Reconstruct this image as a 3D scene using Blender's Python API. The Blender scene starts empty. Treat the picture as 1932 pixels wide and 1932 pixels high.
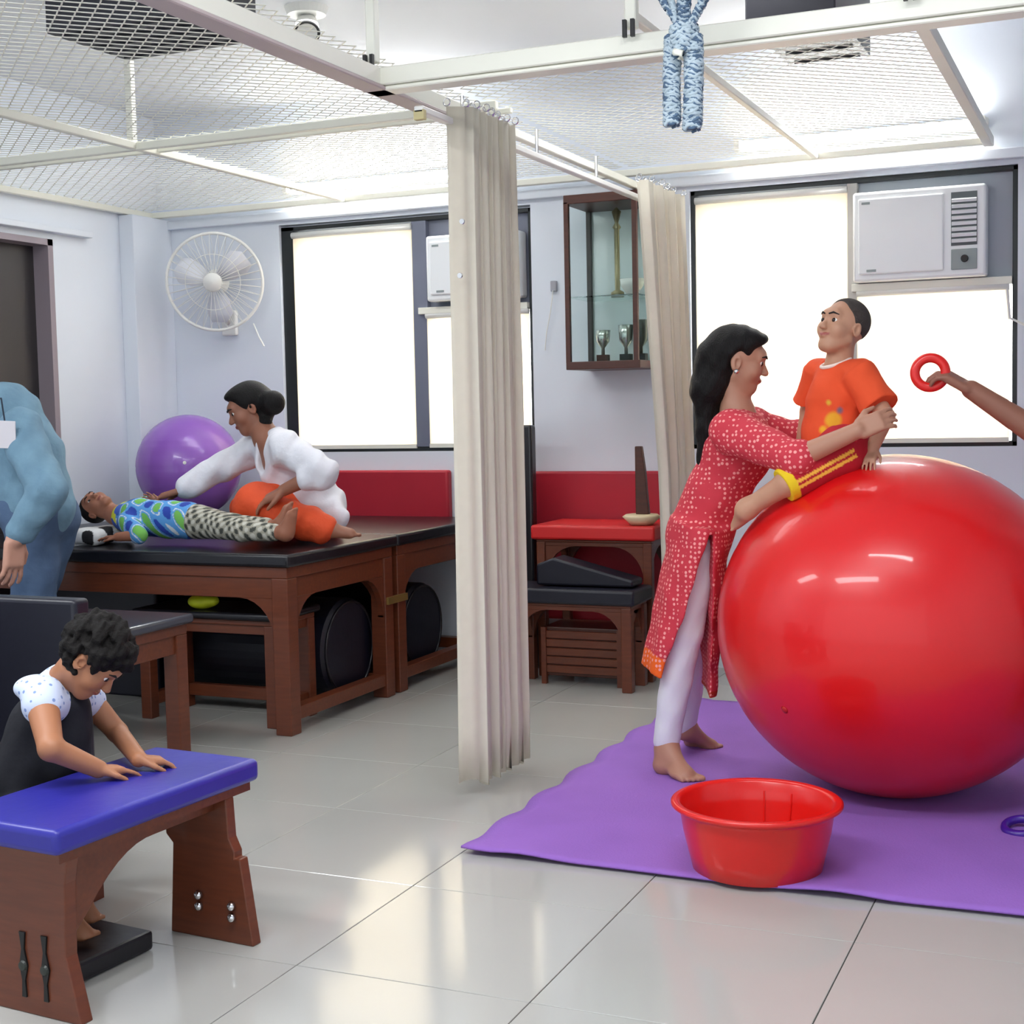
import bpy, math, random
import numpy as np
from math import sin, cos, pi, radians
random.seed(3); rng = np.random.default_rng(3)
# ---------------------------------------------------------------- camera, world, lights
sc = bpy.context.scene
COL = sc.collection
F = 2680.0; H = 1.2
_y, _p, _r = radians(23.56), radians(4.106), radians(-1.214)
FW = np.array([-sin(_y)*cos(_p), cos(_y)*cos(_p), -sin(_p)])
RT = np.array([cos(_y), sin(_y), 0.0]); UP = np.cross(RT, FW)
RT, UP = cos(_r)*RT + sin(_r)*UP, -sin(_r)*RT + cos(_r)*UP
CAM = np.array([0, 0, H])
def P(x, y, Y=None, Z=None, X=None):
    """point of the room seen at photo pixel (x, y) on a given plane"""
    d = FW + RT*(x-966)/F - UP*(y-966)/F
    t = d[1] and ((Y/d[1]) if Y is not None else ((Z-H)/d[2]) if Z is not None else X/d[0])
    return CAM + d*t
import mathutils
cd = bpy.data.cameras.new('camera'); cam = bpy.data.objects.new('camera', cd); COL.objects.link(cam)
cd.sensor_width = 36; cd.lens = 36*F/1932; cd.clip_start = .05
cam.matrix_world = mathutils.Matrix(((RT[0], UP[0], -FW[0], 0), (RT[1], UP[1], -FW[1], 0), (RT[2], UP[2], -FW[2], H), (0, 0, 0, 1)))
sc.camera = cam
sc.view_settings.view_transform = 'Standard'; sc.view_settings.look = 'None'
sc.view_settings.gamma = 1; sc.view_settings.use_curve_mapping = False
sc.view_settings.exposure = 0.82
w = bpy.data.worlds.new('world'); sc.world = w; w.use_nodes = True
w.node_tree.nodes['Background'].inputs[0].default_value = (.88, .94, 1.0, 1)
w.node_tree.nodes['Background'].inputs[1].default_value = .72
def lamp(name, kind, loc, rot, energy, color=(1, 1, 1), size=None, size_y=None, angle=None):
    l = bpy.data.lights.new(name, kind); l.energy = energy; l.color = color
    if kind == 'AREA':
        l.shape = 'RECTANGLE'; l.size = size; l.size_y = size_y or size
    if angle: l.angle = angle
    o = bpy.data.objects.new(name, l); COL.objects.link(o); o.location = loc; o.rotation_euler = rot
    return o
# daylight falling on the blinds from outside, behind the back wall
lamp('sun', 'SUN', (0, 12, 6), (radians(-58), 0, radians(8)), 22, (1, .955, .88), angle=radians(8))
# unseen fill lamps added overhead; the slim one follows the highlight on the ball
lamp('fill_highlight_lamp', 'AREA', (-1.6, 1.6, 2.62), (0, 0, 0), 28, (.95, .98, 1), 1.6, .35)
lamp('fill_highlight_lamp', 'AREA', (-.5, 2.6, 2.62), (0, 0, 0), 9, (.95, .98, 1), 1.1, .08)
lamp('fill_highlight_lamp', 'AREA', (-3.6, 2.2, 2.62), (0, 0, 0), 22, (.95, .98, 1), 1.2, .3)
lamp('fill_highlight_lamp', 'AREA', (-3.3, 5.0, 2.72), (0, 0, 0), 9, (.97, .99, 1), 1.4, .5)  # this and the next added above the mesh to brighten the back
lamp('fill_highlight_lamp', 'AREA', (-1.6, 4.9, 2.72), (0, 0, 0), 8, (.97, .99, 1), 1.2, .5)
# ---------------------------------------------------------------- materials
def s2l(c):
    return tuple(((v/255)/12.92 if v/255 <= .04045 else (((v/255)+.055)/1.055)**2.4) for v in c)
MATS = {}
def mat(name, rgb, rough=.6, metal=0, var=0, vscale=8, stretch=None, bump=0, bscale=60, coat=0, trans=0, alpha=None, vcol=False, spec=.5, sheen=0, rgb2=None):
    if name in MATS: return MATS[name]
    m = bpy.data.materials.new(name); m.use_nodes = True; nt = m.node_tree
    b = nt.nodes['Principled BSDF']; L = nt.links.new
    c = (*s2l(rgb), 1); b.inputs['Base Color'].default_value = c
    b.inputs['Roughness'].default_value = rough; b.inputs['Metallic'].default_value = metal
    b.inputs['Specular IOR Level'].default_value = spec
    b.inputs['Coat Weight'].default_value = coat; b.inputs['Coat Roughness'].default_value = .06
    b.inputs['Sheen Weight'].default_value = sheen
    b.inputs['Transmission Weight'].default_value = trans
    if alpha is not None: b.inputs['Alpha'].default_value = alpha
    tc = nt.nodes.new('ShaderNodeTexCoord'); mp = nt.nodes.new('ShaderNodeMapping'); L(tc.outputs['Object'], mp.inputs[0])
    if stretch: mp.inputs['Scale'].default_value = stretch
    src = None
    if var or rgb2:
        n = nt.nodes.new('ShaderNodeTexNoise'); n.inputs['Scale'].default_value = vscale; n.inputs['Detail'].default_value = 4
        L(mp.outputs[0], n.inputs['Vector'])
        mx = nt.nodes.new('ShaderNodeMix'); mx.data_type = 'RGBA'
        c2 = s2l(rgb2) if rgb2 else tuple(v*(1-var) for v in c[:3])
        c1 = c[:3] if rgb2 else tuple(min(1, v*(1+var*.6)) for v in c[:3])
        mx.inputs[6].default_value = (*c1, 1); mx.inputs[7].default_value = (*c2, 1)
        L(n.outputs['Fac'], mx.inputs[0]); src = mx.outputs[2]
    if vcol:
        a = nt.nodes.new('ShaderNodeVertexColor'); a.layer_name = 'Col'
        if src:
            mm = nt.nodes.new('ShaderNodeMix'); mm.data_type = 'RGBA'; mm.blend_type = 'MULTIPLY'; mm.inputs[0].default_value = 1
            L(src, mm.inputs[6]); L(a.outputs[0], mm.inputs[7]); src = mm.outputs[2]
        else: src = a.outputs[0]
    if src: L(src, b.inputs['Base Color'])
    if bump:
        n = nt.nodes.new('ShaderNodeTexNoise'); n.inputs['Scale'].default_value = bscale; n.inputs['Detail'].default_value = 3
        L(mp.outputs[0], n.inputs['Vector'])
        bp = nt.nodes.new('ShaderNodeBump'); bp.inputs['Strength'].default_value = bump; bp.inputs['Distance'].default_value = .01
        L(n.outputs['Fac'], bp.inputs['Height']); L(bp.outputs[0], b.inputs['Normal'])
    MATS[name] = m
    return m
WALL = mat('wall_paint', (228, 234, 243), .6, var=.03, vscale=2, bump=.03)
CEIL = mat('ceiling_paint', (216, 218, 223), .8, var=.03, vscale=1.5)
TILE = mat('polished_tile', (181, 180, 175), .10, var=.05, vscale=3, spec=.6)
GROUT = mat('grout', (120, 116, 108), .8)
WOOD = mat('brown_wood', (120, 60, 34), .42, rgb2=(84, 38, 20), vscale=9, stretch=(1, 1, 9), coat=.15)
WOODX = mat('brown_wood_across', (122, 62, 34), .38, rgb2=(84, 38, 20), vscale=9, stretch=(1, 9, 9), coat=.15)
WOODD = mat('dark_brown_wood', (88, 44, 28), .4, rgb2=(62, 30, 20), vscale=9, stretch=(1, 1, 9))
BLACKV = mat('black_vinyl', (22, 21, 27), .28, var=.15, bump=.04, bscale=40)
NAVYV = mat('navy_vinyl', (20, 20, 34), .4, var=.15, bump=.05, bscale=40)
GREYV = mat('grey_black_vinyl', (66, 68, 78), .16, bump=.03)
BLUEV = mat('blue_vinyl', (46, 44, 150), .36, var=.1, bump=.06, bscale=30)
REDV = mat('crimson_vinyl', (176, 24, 46), .5, var=.08, bump=.05, bscale=20)
REDB = mat('red_vinyl', (208, 36, 36), .4, var=.05)
CREAM = mat('cream_enamel', (242, 241, 228), .4, var=.04)
WHITEM = mat('white_enamel', (238, 238, 234), .45)
DARK = mat('dark_aluminium', (40, 44, 46), .35, metal=.3)
BLUEG = mat('blue_grey_aluminium', (116, 120, 138), .4, metal=.2)
BLACK = mat('black_rubber', (14, 14, 15), .5)
DARKBOX = mat('charcoal_panel', (46, 46, 54), .5, var=.15)
ACW = mat('ac_white_plastic', (244, 247, 249), .4)
ACG = mat('ac_grey_plastic', (150, 160, 160), .5)
CHROME = mat('chrome', (220, 220, 222), .15, metal=1)
BRASS = mat('brass', (200, 170, 100), .3, metal=.8)
GLASS = mat('clear_glass', (235, 245, 242), .03, trans=1, spec=.5); GLASS.node_tree.nodes['Principled BSDF'].inputs['IOR'].default_value = 1.02
def fabric_trans(name, rgb, tr=.5, bump=0):
    m = bpy.data.materials.new(name); m.use_nodes = True; nt = m.node_tree; L = nt.links.new
    out = nt.nodes['Material Output']; nt.nodes.remove(nt.nodes['Principled BSDF'])
    d = nt.nodes.new('ShaderNodeBsdfDiffuse'); t = nt.nodes.new('ShaderNodeBsdfTranslucent'); mx = nt.nodes.new('ShaderNodeMixShader')
    tc = nt.nodes.new('ShaderNodeTexCoord'); n = nt.nodes.new('ShaderNodeTexNoise'); n.inputs['Scale'].default_value = 30
    c = nt.nodes.new('ShaderNodeMix'); c.data_type = 'RGBA'; L(tc.outputs['Object'], n.inputs['Vector']); L(n.outputs['Fac'], c.inputs[0])
    a = s2l(rgb); c.inputs[6].default_value = (*a, 1); c.inputs[7].default_value = (*[v*.93 for v in a], 1)
    L(c.outputs[2], d.inputs[0]); L(c.outputs[2], t.inputs[0]); mx.inputs[0].default_value = tr
    L(d.outputs[0], mx.inputs[1]); L(t.outputs[0], mx.inputs[2]); L(mx.outputs[0], out.inputs[0])
    return m
BLIND = fabric_trans('roller_blind_fabric', (250, 243, 228), .55)
CURT = fabric_trans('curtain_fabric', (246, 240, 226), .33)
FROST = fabric_trans('frosted_glass', (250, 252, 255), .8)
def emit(name, rgb, s):
    m = bpy.data.materials.new(name); m.use_nodes = True; nt = m.node_tree
    b = nt.nodes['Principled BSDF']; b.inputs['Emission Color'].default_value = (*s2l(rgb), 1); b.inputs['Emission Strength'].default_value = s
    return m
# ---------------------------------------------------------------- object helpers
def V(*a): return np.array(a, float)
def nrm(v): v = np.asarray(v, float); return v/np.linalg.norm(v)
def props(o, label=None, cat=None, group=None, kind=None):
    if label: o['label'] = label
    if cat: o['category'] = cat
    if group: o['group'] = group
    if kind: o['kind'] = kind
    return o
def thing(name, label, cat, loc=(0, 0, 0), group=None, rz=0):
    o = bpy.data.objects.new(name, None); COL.objects.link(o); o.location = loc; o.rotation_euler = (0, 0, rz)
    return props(o, label, cat, group)
class MB:
    def __init__(s): s.v = []; s.f = []
    def add(s, vs, fs):
        n = len(s.v); s.v += [tuple(map(float, p)) for p in vs]; s.f += [tuple(i+n for i in f) for f in fs]; return s
    def box(s, c, d, rz=0, R=None):
        hx, hy, hz = d[0]/2, d[1]/2, d[2]/2
        vs = [V(x, y, z) for x in (-hx, hx) for y in (-hy, hy) for z in (-hz, hz)]
        if rz: R = np.array([[cos(rz), -sin(rz), 0], [sin(rz), cos(rz), 0], [0, 0, 1]])
        if R is not None: vs = [R@p for p in vs]
        return s.add([p+np.array(c) for p in vs], [(0, 1, 3, 2), (4, 6, 7, 5), (0, 4, 5, 1), (2, 3, 7, 6), (0, 2, 6, 4), (1, 5, 7, 3)])
    def bb(s, a, b):  # box from corners
        a = np.array(a, float); b = np.array(b, float); return s.box((a+b)/2, np.abs(b-a))
    def tube(s, pts, r, n=8, cap=True):
        pts = [np.array(p, float) for p in pts]; rs = r if isinstance(r, (list, tuple)) else [r]*len(pts)
        rings = []; ref = V(0, 0, 1)
        for i, p in enumerate(pts):
            t = nrm(pts[min(i+1, len(pts)-1)]-pts[max(i-1, 0)])
            if abs(t@ref) > .95: ref = V(1, 0, 0) if abs(t[0]) < .9 else V(0, 1, 0)
            u = nrm(np.cross(t, ref)); v = np.cross(t, u)
            rings.append([p+rs[i]*(u*cos(a)+v*sin(a)) for a in np.arange(n)*2*pi/n])
        vs = [q for r_ in rings for q in r_]; fs = []
        for i in range(len(pts)-1):
            for j in range(n):
                k = (j+1) % n; fs.append((i*n+j, i*n+k, (i+1)*n+k, (i+1)*n+j))
        if cap: fs += [tuple(range(n))[::-1], tuple((len(pts)-1)*n+j for j in range(n))]
        return s.add(vs, fs)
    def lathe(s, prof, c=(0, 0, 0), n=32, R=None, close=False):
        vs = []
        for r, z in prof:
            for a in np.arange(n)*2*pi/n:
                p = V(r*cos(a), r*sin(a), z); vs.append((R@p if R is not None else p)+np.array(c))
        fs = []; m = len(prof)
        for i in range(m if close else m-1):
            i2 = (i+1) % m
            for j in range(n):
                k = (j+1) % n; fs.append((i*n+j, i*n+k, i2*n+k, i2*n+j))
        if not close:
            if prof[0][0] > 1e-6: fs.append(tuple(range(n))[::-1])
            if prof[-1][0] > 1e-6: fs.append(tuple((m-1)*n+j for j in range(n)))
        return s.add(vs, fs)
    def prism(s, poly, plane, a, b, T=None):
        """poly 2-d outline; plane 'x': (y,z) extruded along x from a to b; 'y': (x,z) along y; 'z': (x,y) along z"""
        def m(p, q):
            v = V(q, p[0], p[1]) if plane == 'x' else V(p[0], q, p[1]) if plane == 'y' else V(p[0], p[1], q)
            return T(v) if T else v
        n = len(poly); vs = [m(p, a) for p in poly]+[m(p, b) for p in poly]
        fs = [tuple(range(n))[::-1], tuple(range(n, 2*n))]+[(i, (i+1) % n, n+(i+1) % n, n+i) for i in range(n)]
        return s.add(vs, fs)
    def torus(s, c, R, r, M=None, n=40, k=10):
        prof = [(R+r*cos(a), r*sin(a)) for a in np.arange(k)*2*pi/k]
        return s.lathe(prof, c, n, M, close=True)
    def obj(s, name, m, parent=None, bev=0, smooth=False, seg=2, label=None, kind=None):
        me = bpy.data.meshes.new(name); me.from_pydata(s.v, [], s.f); me.update()
        o = bpy.data.objects.new(name, me); COL.objects.link(o); me.materials.append(m)
        import bmesh
        bm = bmesh.new(); bm.from_mesh(me); bmesh.ops.recalc_face_normals(bm, faces=bm.faces); bm.to_mesh(me); bm.free()
        if parent is not None:
            o.parent = parent
            L_ = mathutils.Matrix.Translation(parent.location) @ parent.rotation_euler.to_matrix().to_4x4() if parent.parent is None else None
            if PLACE_WORLD and L_ is not None: o.matrix_parent_inverse = L_.inverted()
        if smooth:
            for p in me.polygons: p.use_smooth = True
        if bev:
            b = o.modifiers.new('bevel', 'BEVEL'); b.width = bev; b.segments = seg; b.limit_method = 'ANGLE'; b.angle_limit = radians(40)
            if smooth or seg > 2: 
                for p in me.polygons: p.use_smooth = True
                try: me.set_sharp_from_angle(angle=radians(50))
                except Exception: pass
        if label: o['label'] = label
        if kind: o['kind'] = kind
        return o
PLACE_WORLD = True     # geometry is written in room coordinates; parents are placed at the thing's base
def struct(name, mb, m, **k): return mb.obj(name, m, kind='structure', **k)
# rotation matrix taking local z to direction d
def Rz(d, x=None):
    z = nrm(d); x = np.array(x if x is not None else ((1, 0, 0) if abs(z[0]) < .9 else (0, 1, 0)), float)
    x = nrm(x-z*(x@z)); return np.array([x, np.cross(z, x), z]).T
# ---------------------------------------------------------------- distance fields and surface nets (for bodies and clothes)
class Fld:
    def __init__(s, h=.005): s.h = h; s.p = []
    def cone(s, a, b, ra, rb=None, k=.012, sub=False):
        a = np.array(a, float); b = np.array(b, float); rb = ra if rb is None else rb; r = max(ra, rb)
        lo = np.minimum(a, b)-r; hi = np.maximum(a, b)+r; ba = b-a; L2 = max(ba@ba, 1e-9)
        def f(X, Y, Z):
            x, y, z = X-a[0], Y-a[1], Z-a[2]
            t = np.clip((x*ba[0]+y*ba[1]+z*ba[2])/L2, 0, 1)
            return np.sqrt((x-t*ba[0])**2+(y-t*ba[1])**2+(z-t*ba[2])**2)-(ra+(rb-ra)*t)
        s.p.append((f, lo, hi, k, sub)); return s
    def chain(s, pts, rs, k=.012):
        for i in range(len(pts)-1): s.cone(pts[i], pts[i+1], rs[i], rs[i+1], k)
        return s
    def ell(s, c, r, R=None, k=.012, sub=False):
        c = np.array(c, float); r = np.array(r, float); R = np.eye(3) if R is None else R; m = r.max()
        ext = np.abs(R)@r
        def f(X, Y, Z):
            x, y, z = X-c[0], Y-c[1], Z-c[2]
            u = [(x*R[0, i]+y*R[1, i]+z*R[2, i])/r[i] for i in range(3)]
            k0 = np.sqrt(u[0]**2+u[1]**2+u[2]**2); k1 = np.sqrt((u[0]/r[0])**2+(u[1]/r[1])**2+(u[2]/r[2])**2)+1e-6
            return k0*(k0-1)/k1
        s.p.append((f, c-ext, c+ext, k, sub)); return s
    def ecc(s, a, b, ra, rb, u, k=.012, sub=False, fold=None):
        """elliptic flat-ended cone from a to b; ra, rb = (radius along u, radius across)"""
        a = np.array(a, float); b = np.array(b, float); ax = b-a; Ln = np.linalg.norm(ax); t_ = ax/Ln
        u = np.array(u, float); u = nrm(u-t_*(u@t_)); v = np.cross(t_, u); m = max(*ra, *rb)
        def f(X, Y, Z):
            x, y, z = X-a[0], Y-a[1], Z-a[2]
            t = (x*t_[0]+y*t_[1]+z*t_[2]); tc = np.clip(t/Ln, 0, 1)
            p = x*u[0]+y*u[1]+z*u[2]; q = x*v[0]+y*v[1]+z*v[2]
            rx = ra[0]+(rb[0]-ra[0])*tc; ry = ra[1]+(rb[1]-ra[1])*tc
            kk = np.sqrt((p/rx)**2+(q/ry)**2)
            d = (kk-1)*np.minimum(rx, ry)
            if fold: d = d+fold[0]*tc*np.sin(np.arctan2(q/ry, p/rx)*fold[1]+t*3)
            return np.maximum(d, np.maximum(-t, t-Ln))
        s.p.append((f, np.minimum(a, b)-m, np.maximum(a, b)+m, k, sub)); return s
    def rbox(s, c, R, hf, r, k=.012, sub=False):
        c = np.array(c, float); hf = np.array(hf, float); ext = np.abs(R)@hf
        def f(X, Y, Z):
            x, y, z = X-c[0], Y-c[1], Z-c[2]
            q = [np.abs(x*R[0, i]+y*R[1, i]+z*R[2, i])-(hf[i]-r) for i in range(3)]
            return np.sqrt(sum(np.maximum(a_, 0)**2 for a_ in q))+np.minimum(np.maximum(np.maximum(q[0], q[1]), q[2]), 0)-r
        s.p.append((f, c-ext, c+ext, k, sub)); return s
    def half(s, pt, n):  # remove everything on the side n points to
        s.p.append((('half', np.array(pt, float), nrm(n)), None, None, 0, True)); return s
    def grid(s, wob=None):
        h = s.h; add = [p for p in s.p if not p[4]]
        lo = np.min([p[1] for p in add], 0)-4*h-.01; hi = np.max([p[2] for p in add], 0)+4*h+.01
        n = np.ceil((hi-lo)/h).astype(int)+1; D = np.full(n, 1., np.float32)
        ax = [(lo[i]+h*np.arange(n[i])).astype(np.float32) for i in range(3)]
        for f, a, b, k, sub in s.p:
            if a is None:
                _, pt, nn = f
                X, Y, Z = ax[0][:, None, None], ax[1][None, :, None], ax[2][None, None, :]
                D = np.maximum(D, (X-pt[0])*nn[0]+(Y-pt[1])*nn[1]+(Z-pt[2])*nn[2]); continue
            m = k+2.5*h
            i0 = np.clip(np.floor((a-m-lo)/h).astype(int), 0, n); i1 = np.clip(np.ceil((b+m-lo)/h).astype(int)+1, 0, n)
            if (i1 <= i0).any(): continue
            sl = tuple(slice(i0[i], i1[i]) for i in range(3))
            d = f(ax[0][sl[0]][:, None, None], ax[1][sl[1]][None, :, None], ax[2][sl[2]][None, None, :]); e = D[sl]
            if sub:
                d = -d; hh = np.maximum(k-np.abs(e-d), 0)/max(k, 1e-6); D[sl] = np.maximum(e, d)+hh*hh*k*.25
            else:
                hh = np.maximum(k-np.abs(e-d), 0)/max(k, 1e-6); D[sl] = np.minimum(e, d)-hh*hh*k*.25
        if wob:
            X, Y, Z = ax[0][:, None, None], ax[1][None, :, None], ax[2][None, None, :]
            A, fr = wob
            D = D + A*(np.sin(X*fr+Z*fr*.6+1)*np.sin(Z*fr*.9-Y*fr*.5+.4)+.6*np.sin(X*fr*1.9-Z*fr*1.3+Y*fr))
        D[0] = D[-1] = 1; D[:, 0] = D[:, -1] = 1; D[:, :, 0] = D[:, :, -1] = 1
        return D, lo
    def mesh(s, name, m, parent=None, wob=None, col=None, label=None):
        D, lo = s.grid(wob); h = s.h; S = D < 0
        C = S[:-1, :-1, :-1].astype(np.int8)
        for dx in (0, 1):
            for dy in (0, 1):
                for dz in (0, 1):
                    if dx+dy+dz: C = C+S[dx:S.shape[0]-1+dx, dy:S.shape[1]-1+dy, dz:S.shape[2]-1+dz]
        act = (C > 0) & (C < 8); idx = np.argwhere(act); ids = np.full(act.shape, -1, np.int32); ids[act] = np.arange(len(idx))
        acc = np.zeros((len(idx), 3)); cnt = np.zeros(len(idx))
        cr = [(a, b, c) for a in (0, 1) for b in (0, 1) for c in (0, 1)]
        vals = {c: D[idx[:, 0]+c[0], idx[:, 1]+c[1], idx[:, 2]+c[2]].astype(float) for c in cr}
        for c in cr:
            for a in range(3):
                if c[a] == 0:
                    c2 = tuple(c[i]+(i == a) for i in range(3)); v0, v1 = vals[c], vals[c2]; mk = (v0 < 0) != (v1 < 0)
                    t = np.where(mk, v0/np.where(np.abs(v0-v1) < 1e-9, 1, v0-v1), 0)
                    p = np.tile(np.array(c, float), (len(idx), 1)); p[:, a] += t; acc += p*mk[:, None]; cnt += mk
        vs = lo+h*(idx+acc/np.maximum(cnt, 1)[:, None]); qs = []
        for a in range(3):
            b, c = (a+1) % 3, (a+2) % 3
            s0 = [slice(1, -1)]*3; s0[a] = slice(0, -1); s1 = list(s0); s1[a] = slice(1, None)
            A0 = S[tuple(s0)]; A1 = S[tuple(s1)]; e = np.argwhere(A0 != A1); inside = A0[e[:, 0], e[:, 1], e[:, 2]]
            off = np.ones(3, int); off[a] = 0; e = e+off
            def cid(db, dc):
                q = e.copy(); q[:, b] += db; q[:, c] += dc; return ids[q[:, 0], q[:, 1], q[:, 2]]
            quad = np.stack([cid(-1, -1), cid(0, -1), cid(0, 0), cid(-1, 0)], 1); quad[~inside] = quad[~inside][:, ::-1]; qs.append(quad)
        q = np.concatenate(qs); q = q[(q >= 0).all(1)]
        me = bpy.data.meshes.new(name); me.vertices.add(len(vs)); me.vertices.foreach_set('co', vs.ravel())
        me.loops.add(q.size); me.loops.foreach_set('vertex_index', q.ravel().astype(np.int32))
        me.polygons.add(len(q)); me.polygons.foreach_set('loop_start', np.arange(0, q.size, 4, dtype=np.int32))
        me.polygons.foreach_set('use_smooth', np.ones(len(q), bool)); me.update(calc_edges=True)
        if col is not None:
            at = me.color_attributes.new('Col', 'FLOAT_COLOR', 'POINT'); cc = np.ones((len(vs), 4)); cc[:, :3] = col(vs); at.data.foreach_set('color', cc.ravel())
        me.materials.append(m)
        o = bpy.data.objects.new(name, me); COL.objects.link(o)
        if parent is not None:
            o.parent = parent; o.matrix_parent_inverse = mathutils.Matrix.Translation(parent.location).inverted()
        if label: o['label'] = label
        return o
# ================================================================= SETTING
XL, YB, ZC, XR = -4.78, 6.3, 2.78, 1.4
fl = struct('floor', MB().bb((XL, -1.6, -.12), (XR, YB, -.012)), GROUT)
TP = .553
tile_me = None
ix = [x for x in np.arange(-.555-8*TP, XR, TP)]; iy = [y for y in np.arange(3.13-8*TP, YB, TP)]
k = 0
for x in ix:
    for y in iy:
        x1, y1 = max(x, XL), y; x2, y2 = min(x+TP, XR), min(y+TP, YB)
        if x2-x1 < .03 or y2-y1 < .03: continue
        full = abs(x2-x1-TP) < 1e-6 and abs(y2-y1-TP) < 1e-6
        if full and tile_me is None:
            o = MB().box((0, 0, -.006), (TP-.0025, TP-.0025, .012)).obj('tile', TILE, fl, bev=.001, seg=1); tile_me = o
        elif full:
            o = tile_me.copy(); COL.objects.link(o); o.parent = fl
        else:
            o = MB().box((0, 0, -.006), (x2-x1-.0025, y2-y1-.0025, .012)).obj('tile', TILE, fl)
        o.location = ((x1+x2)/2, (y1+y2)/2, 0)
struct('ceiling', MB().bb((XL-.2, -1.6, ZC), (XR+.2, YB+.25, ZC+.1)), CEIL)
W1 = (-4.02, -2.62, 1.005, 2.16); W2 = (-1.84, -.435, 1.005, 2.17)
wb = MB()
for a, b in (((XL-.2, 0), (XR+.2, W1[2])), ((XL-.2, 2.17), (XR+.2, ZC)), ((XL-.2, W1[2]), (W1[0], 2.17)), ((W1[1], W1[2]), (W2[0], 2.17)), ((W2[1], W1[2]), (XR+.2, 2.17))):
    wb.bb((a[0], YB, a[1]), (b[0], YB+.22, b[1]))
struct('wall_back', wb, WALL)
struct('trim_1', MB().bb((XL, YB-.035, 2.19), (XR, YB, 2.235)), WALL, bev=.005)
DY0, DY1, DZ = 4.35, 5.47, 2.065
wl = MB().bb((XL-.2, -1.6, 0), (XL, DY0, ZC)).bb((XL-.2, DY1, 0), (XL, YB, ZC)).bb((XL-.2, DY0, DZ), (XL, DY1, ZC))
struct('wall_left', wl, WALL)
struct('wall_left_column', MB().bb((XL, 5.98, 0), (XL+.09, YB, 2.24)), WALL, bev=.004)
struct('wall_left_ledge', MB().bb((XL, 4.2, DZ+.03), (XL+.05, 5.72, DZ+.06)), WALL, bev=.004)
struct('wall_right', MB().bb((XR, .2, 0), (XR+.2, YB, ZC)), WALL)
dr = struct('door_1', MB().bb((XL-.12, DY0, 0), (XL-.08, DY1, DZ)), mat('dark_door', (52, 48, 50), .5, var=.1))
MB().bb((XL-.2, DY1-.035, 0), (XL+.012, DY1, DZ)).bb((XL-.2, DY0, DZ-.03), (XL+.012, DY1, DZ)).obj('door_frame', mat('door_frame_paint', (150, 138, 146), .5), dr)
# ---- windows
def window(n, W, xm, xdark, zt, mw, mm):
    x0, x1, z0, z1 = W
    fr = MB()
    t = .022; Y0, Y1 = YB+.02, YB+.09
    for a, b in (((x0, z0), (x1, z0+t)), ((x0, z1-t), (x1, z1)), ((x0, z0), (x0+t+xdark, z1)), ((x1-t, z0), (x1, z1))):
        fr.bb((a[0], Y0, a[1]), (b[0], Y1, b[1]))
    w_ = struct('window_%d' % n, fr, DARK, bev=.003)
    MB().bb((xm-mw, Y0-.005, z0+t), (xm+mw, Y1, z1-t)).obj('mullion', mm, w_, bev=.002)
    MB().bb((xm, Y0-.03, zt-.02), (x1-t, Y1, zt+.012)).obj('transom', CREAM, w_, bev=.002)
    MB().bb((x0+t+xdark, YB+.075, z0+t), (xm-.02, YB+.081, z1-t)).obj('pane', FROST, w_)
    MB().bb((xm+.02, YB+.075, z0+t), (x1-t, YB+.081, zt-.02)).obj('pane', FROST, w_)
    return w_
w1 = window(1, W1, -3.225, .055, 1.70, .04, BLUEG)
w2 = window(2, W2, -1.115, .0, 1.70, .022, mat('light_aluminium', (190, 188, 184), .4))
# outside walls behind the air conditioners
MB().bb((-3.23, YB+.05, 1.69), (W1[1]-.01, YB+.06, 2.15)).obj('infill_panel', mat('infill_blue_grey', (120, 124, 140), .6), w1)
MB().bb((-1.11, YB+.05, 1.69), (W2[1]-.01, YB+.06, 2.16)).obj('infill_panel', mat('infill_pale', (176, 184, 194), .6), w2)
def blind(x0, x1, z0, z1, label):
    t = thing('roller_blind', label, 'blind', ((x0+x1)/2, YB+.01, z0), 'cream roller blinds over the windows')
    MB().bb((x0, YB+.012, z0), (x1, YB+.014, z1-.02)).obj('blind_fabric', BLIND, t)
    MB().tube([(x0, YB+.005, z1-.012), (x1, YB+.005, z1-.012)], .016, 12).obj('roller_tube', WHITEM, t, smooth=True)
    MB().bb((x0, YB+.007, z0-.008), (x1, YB+.019, z0+.012)).obj('bottom_bar', CREAM, t)
blind(-3.945, -3.262, 1.028, 2.125, 'tall cream roller blind glowing in the left window beside the wall fan')
blind(-3.188, -2.642, 1.03, 1.685, 'short cream blind below the air conditioner, partly behind the long curtain')
blind(-1.815, -1.135, 1.03, 2.135, 'tall cream roller blind in the right window behind the woman in red')
blind(-1.095, -.468, 1.03, 1.685, 'bright blind below the right window air conditioner, behind the boy')
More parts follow.
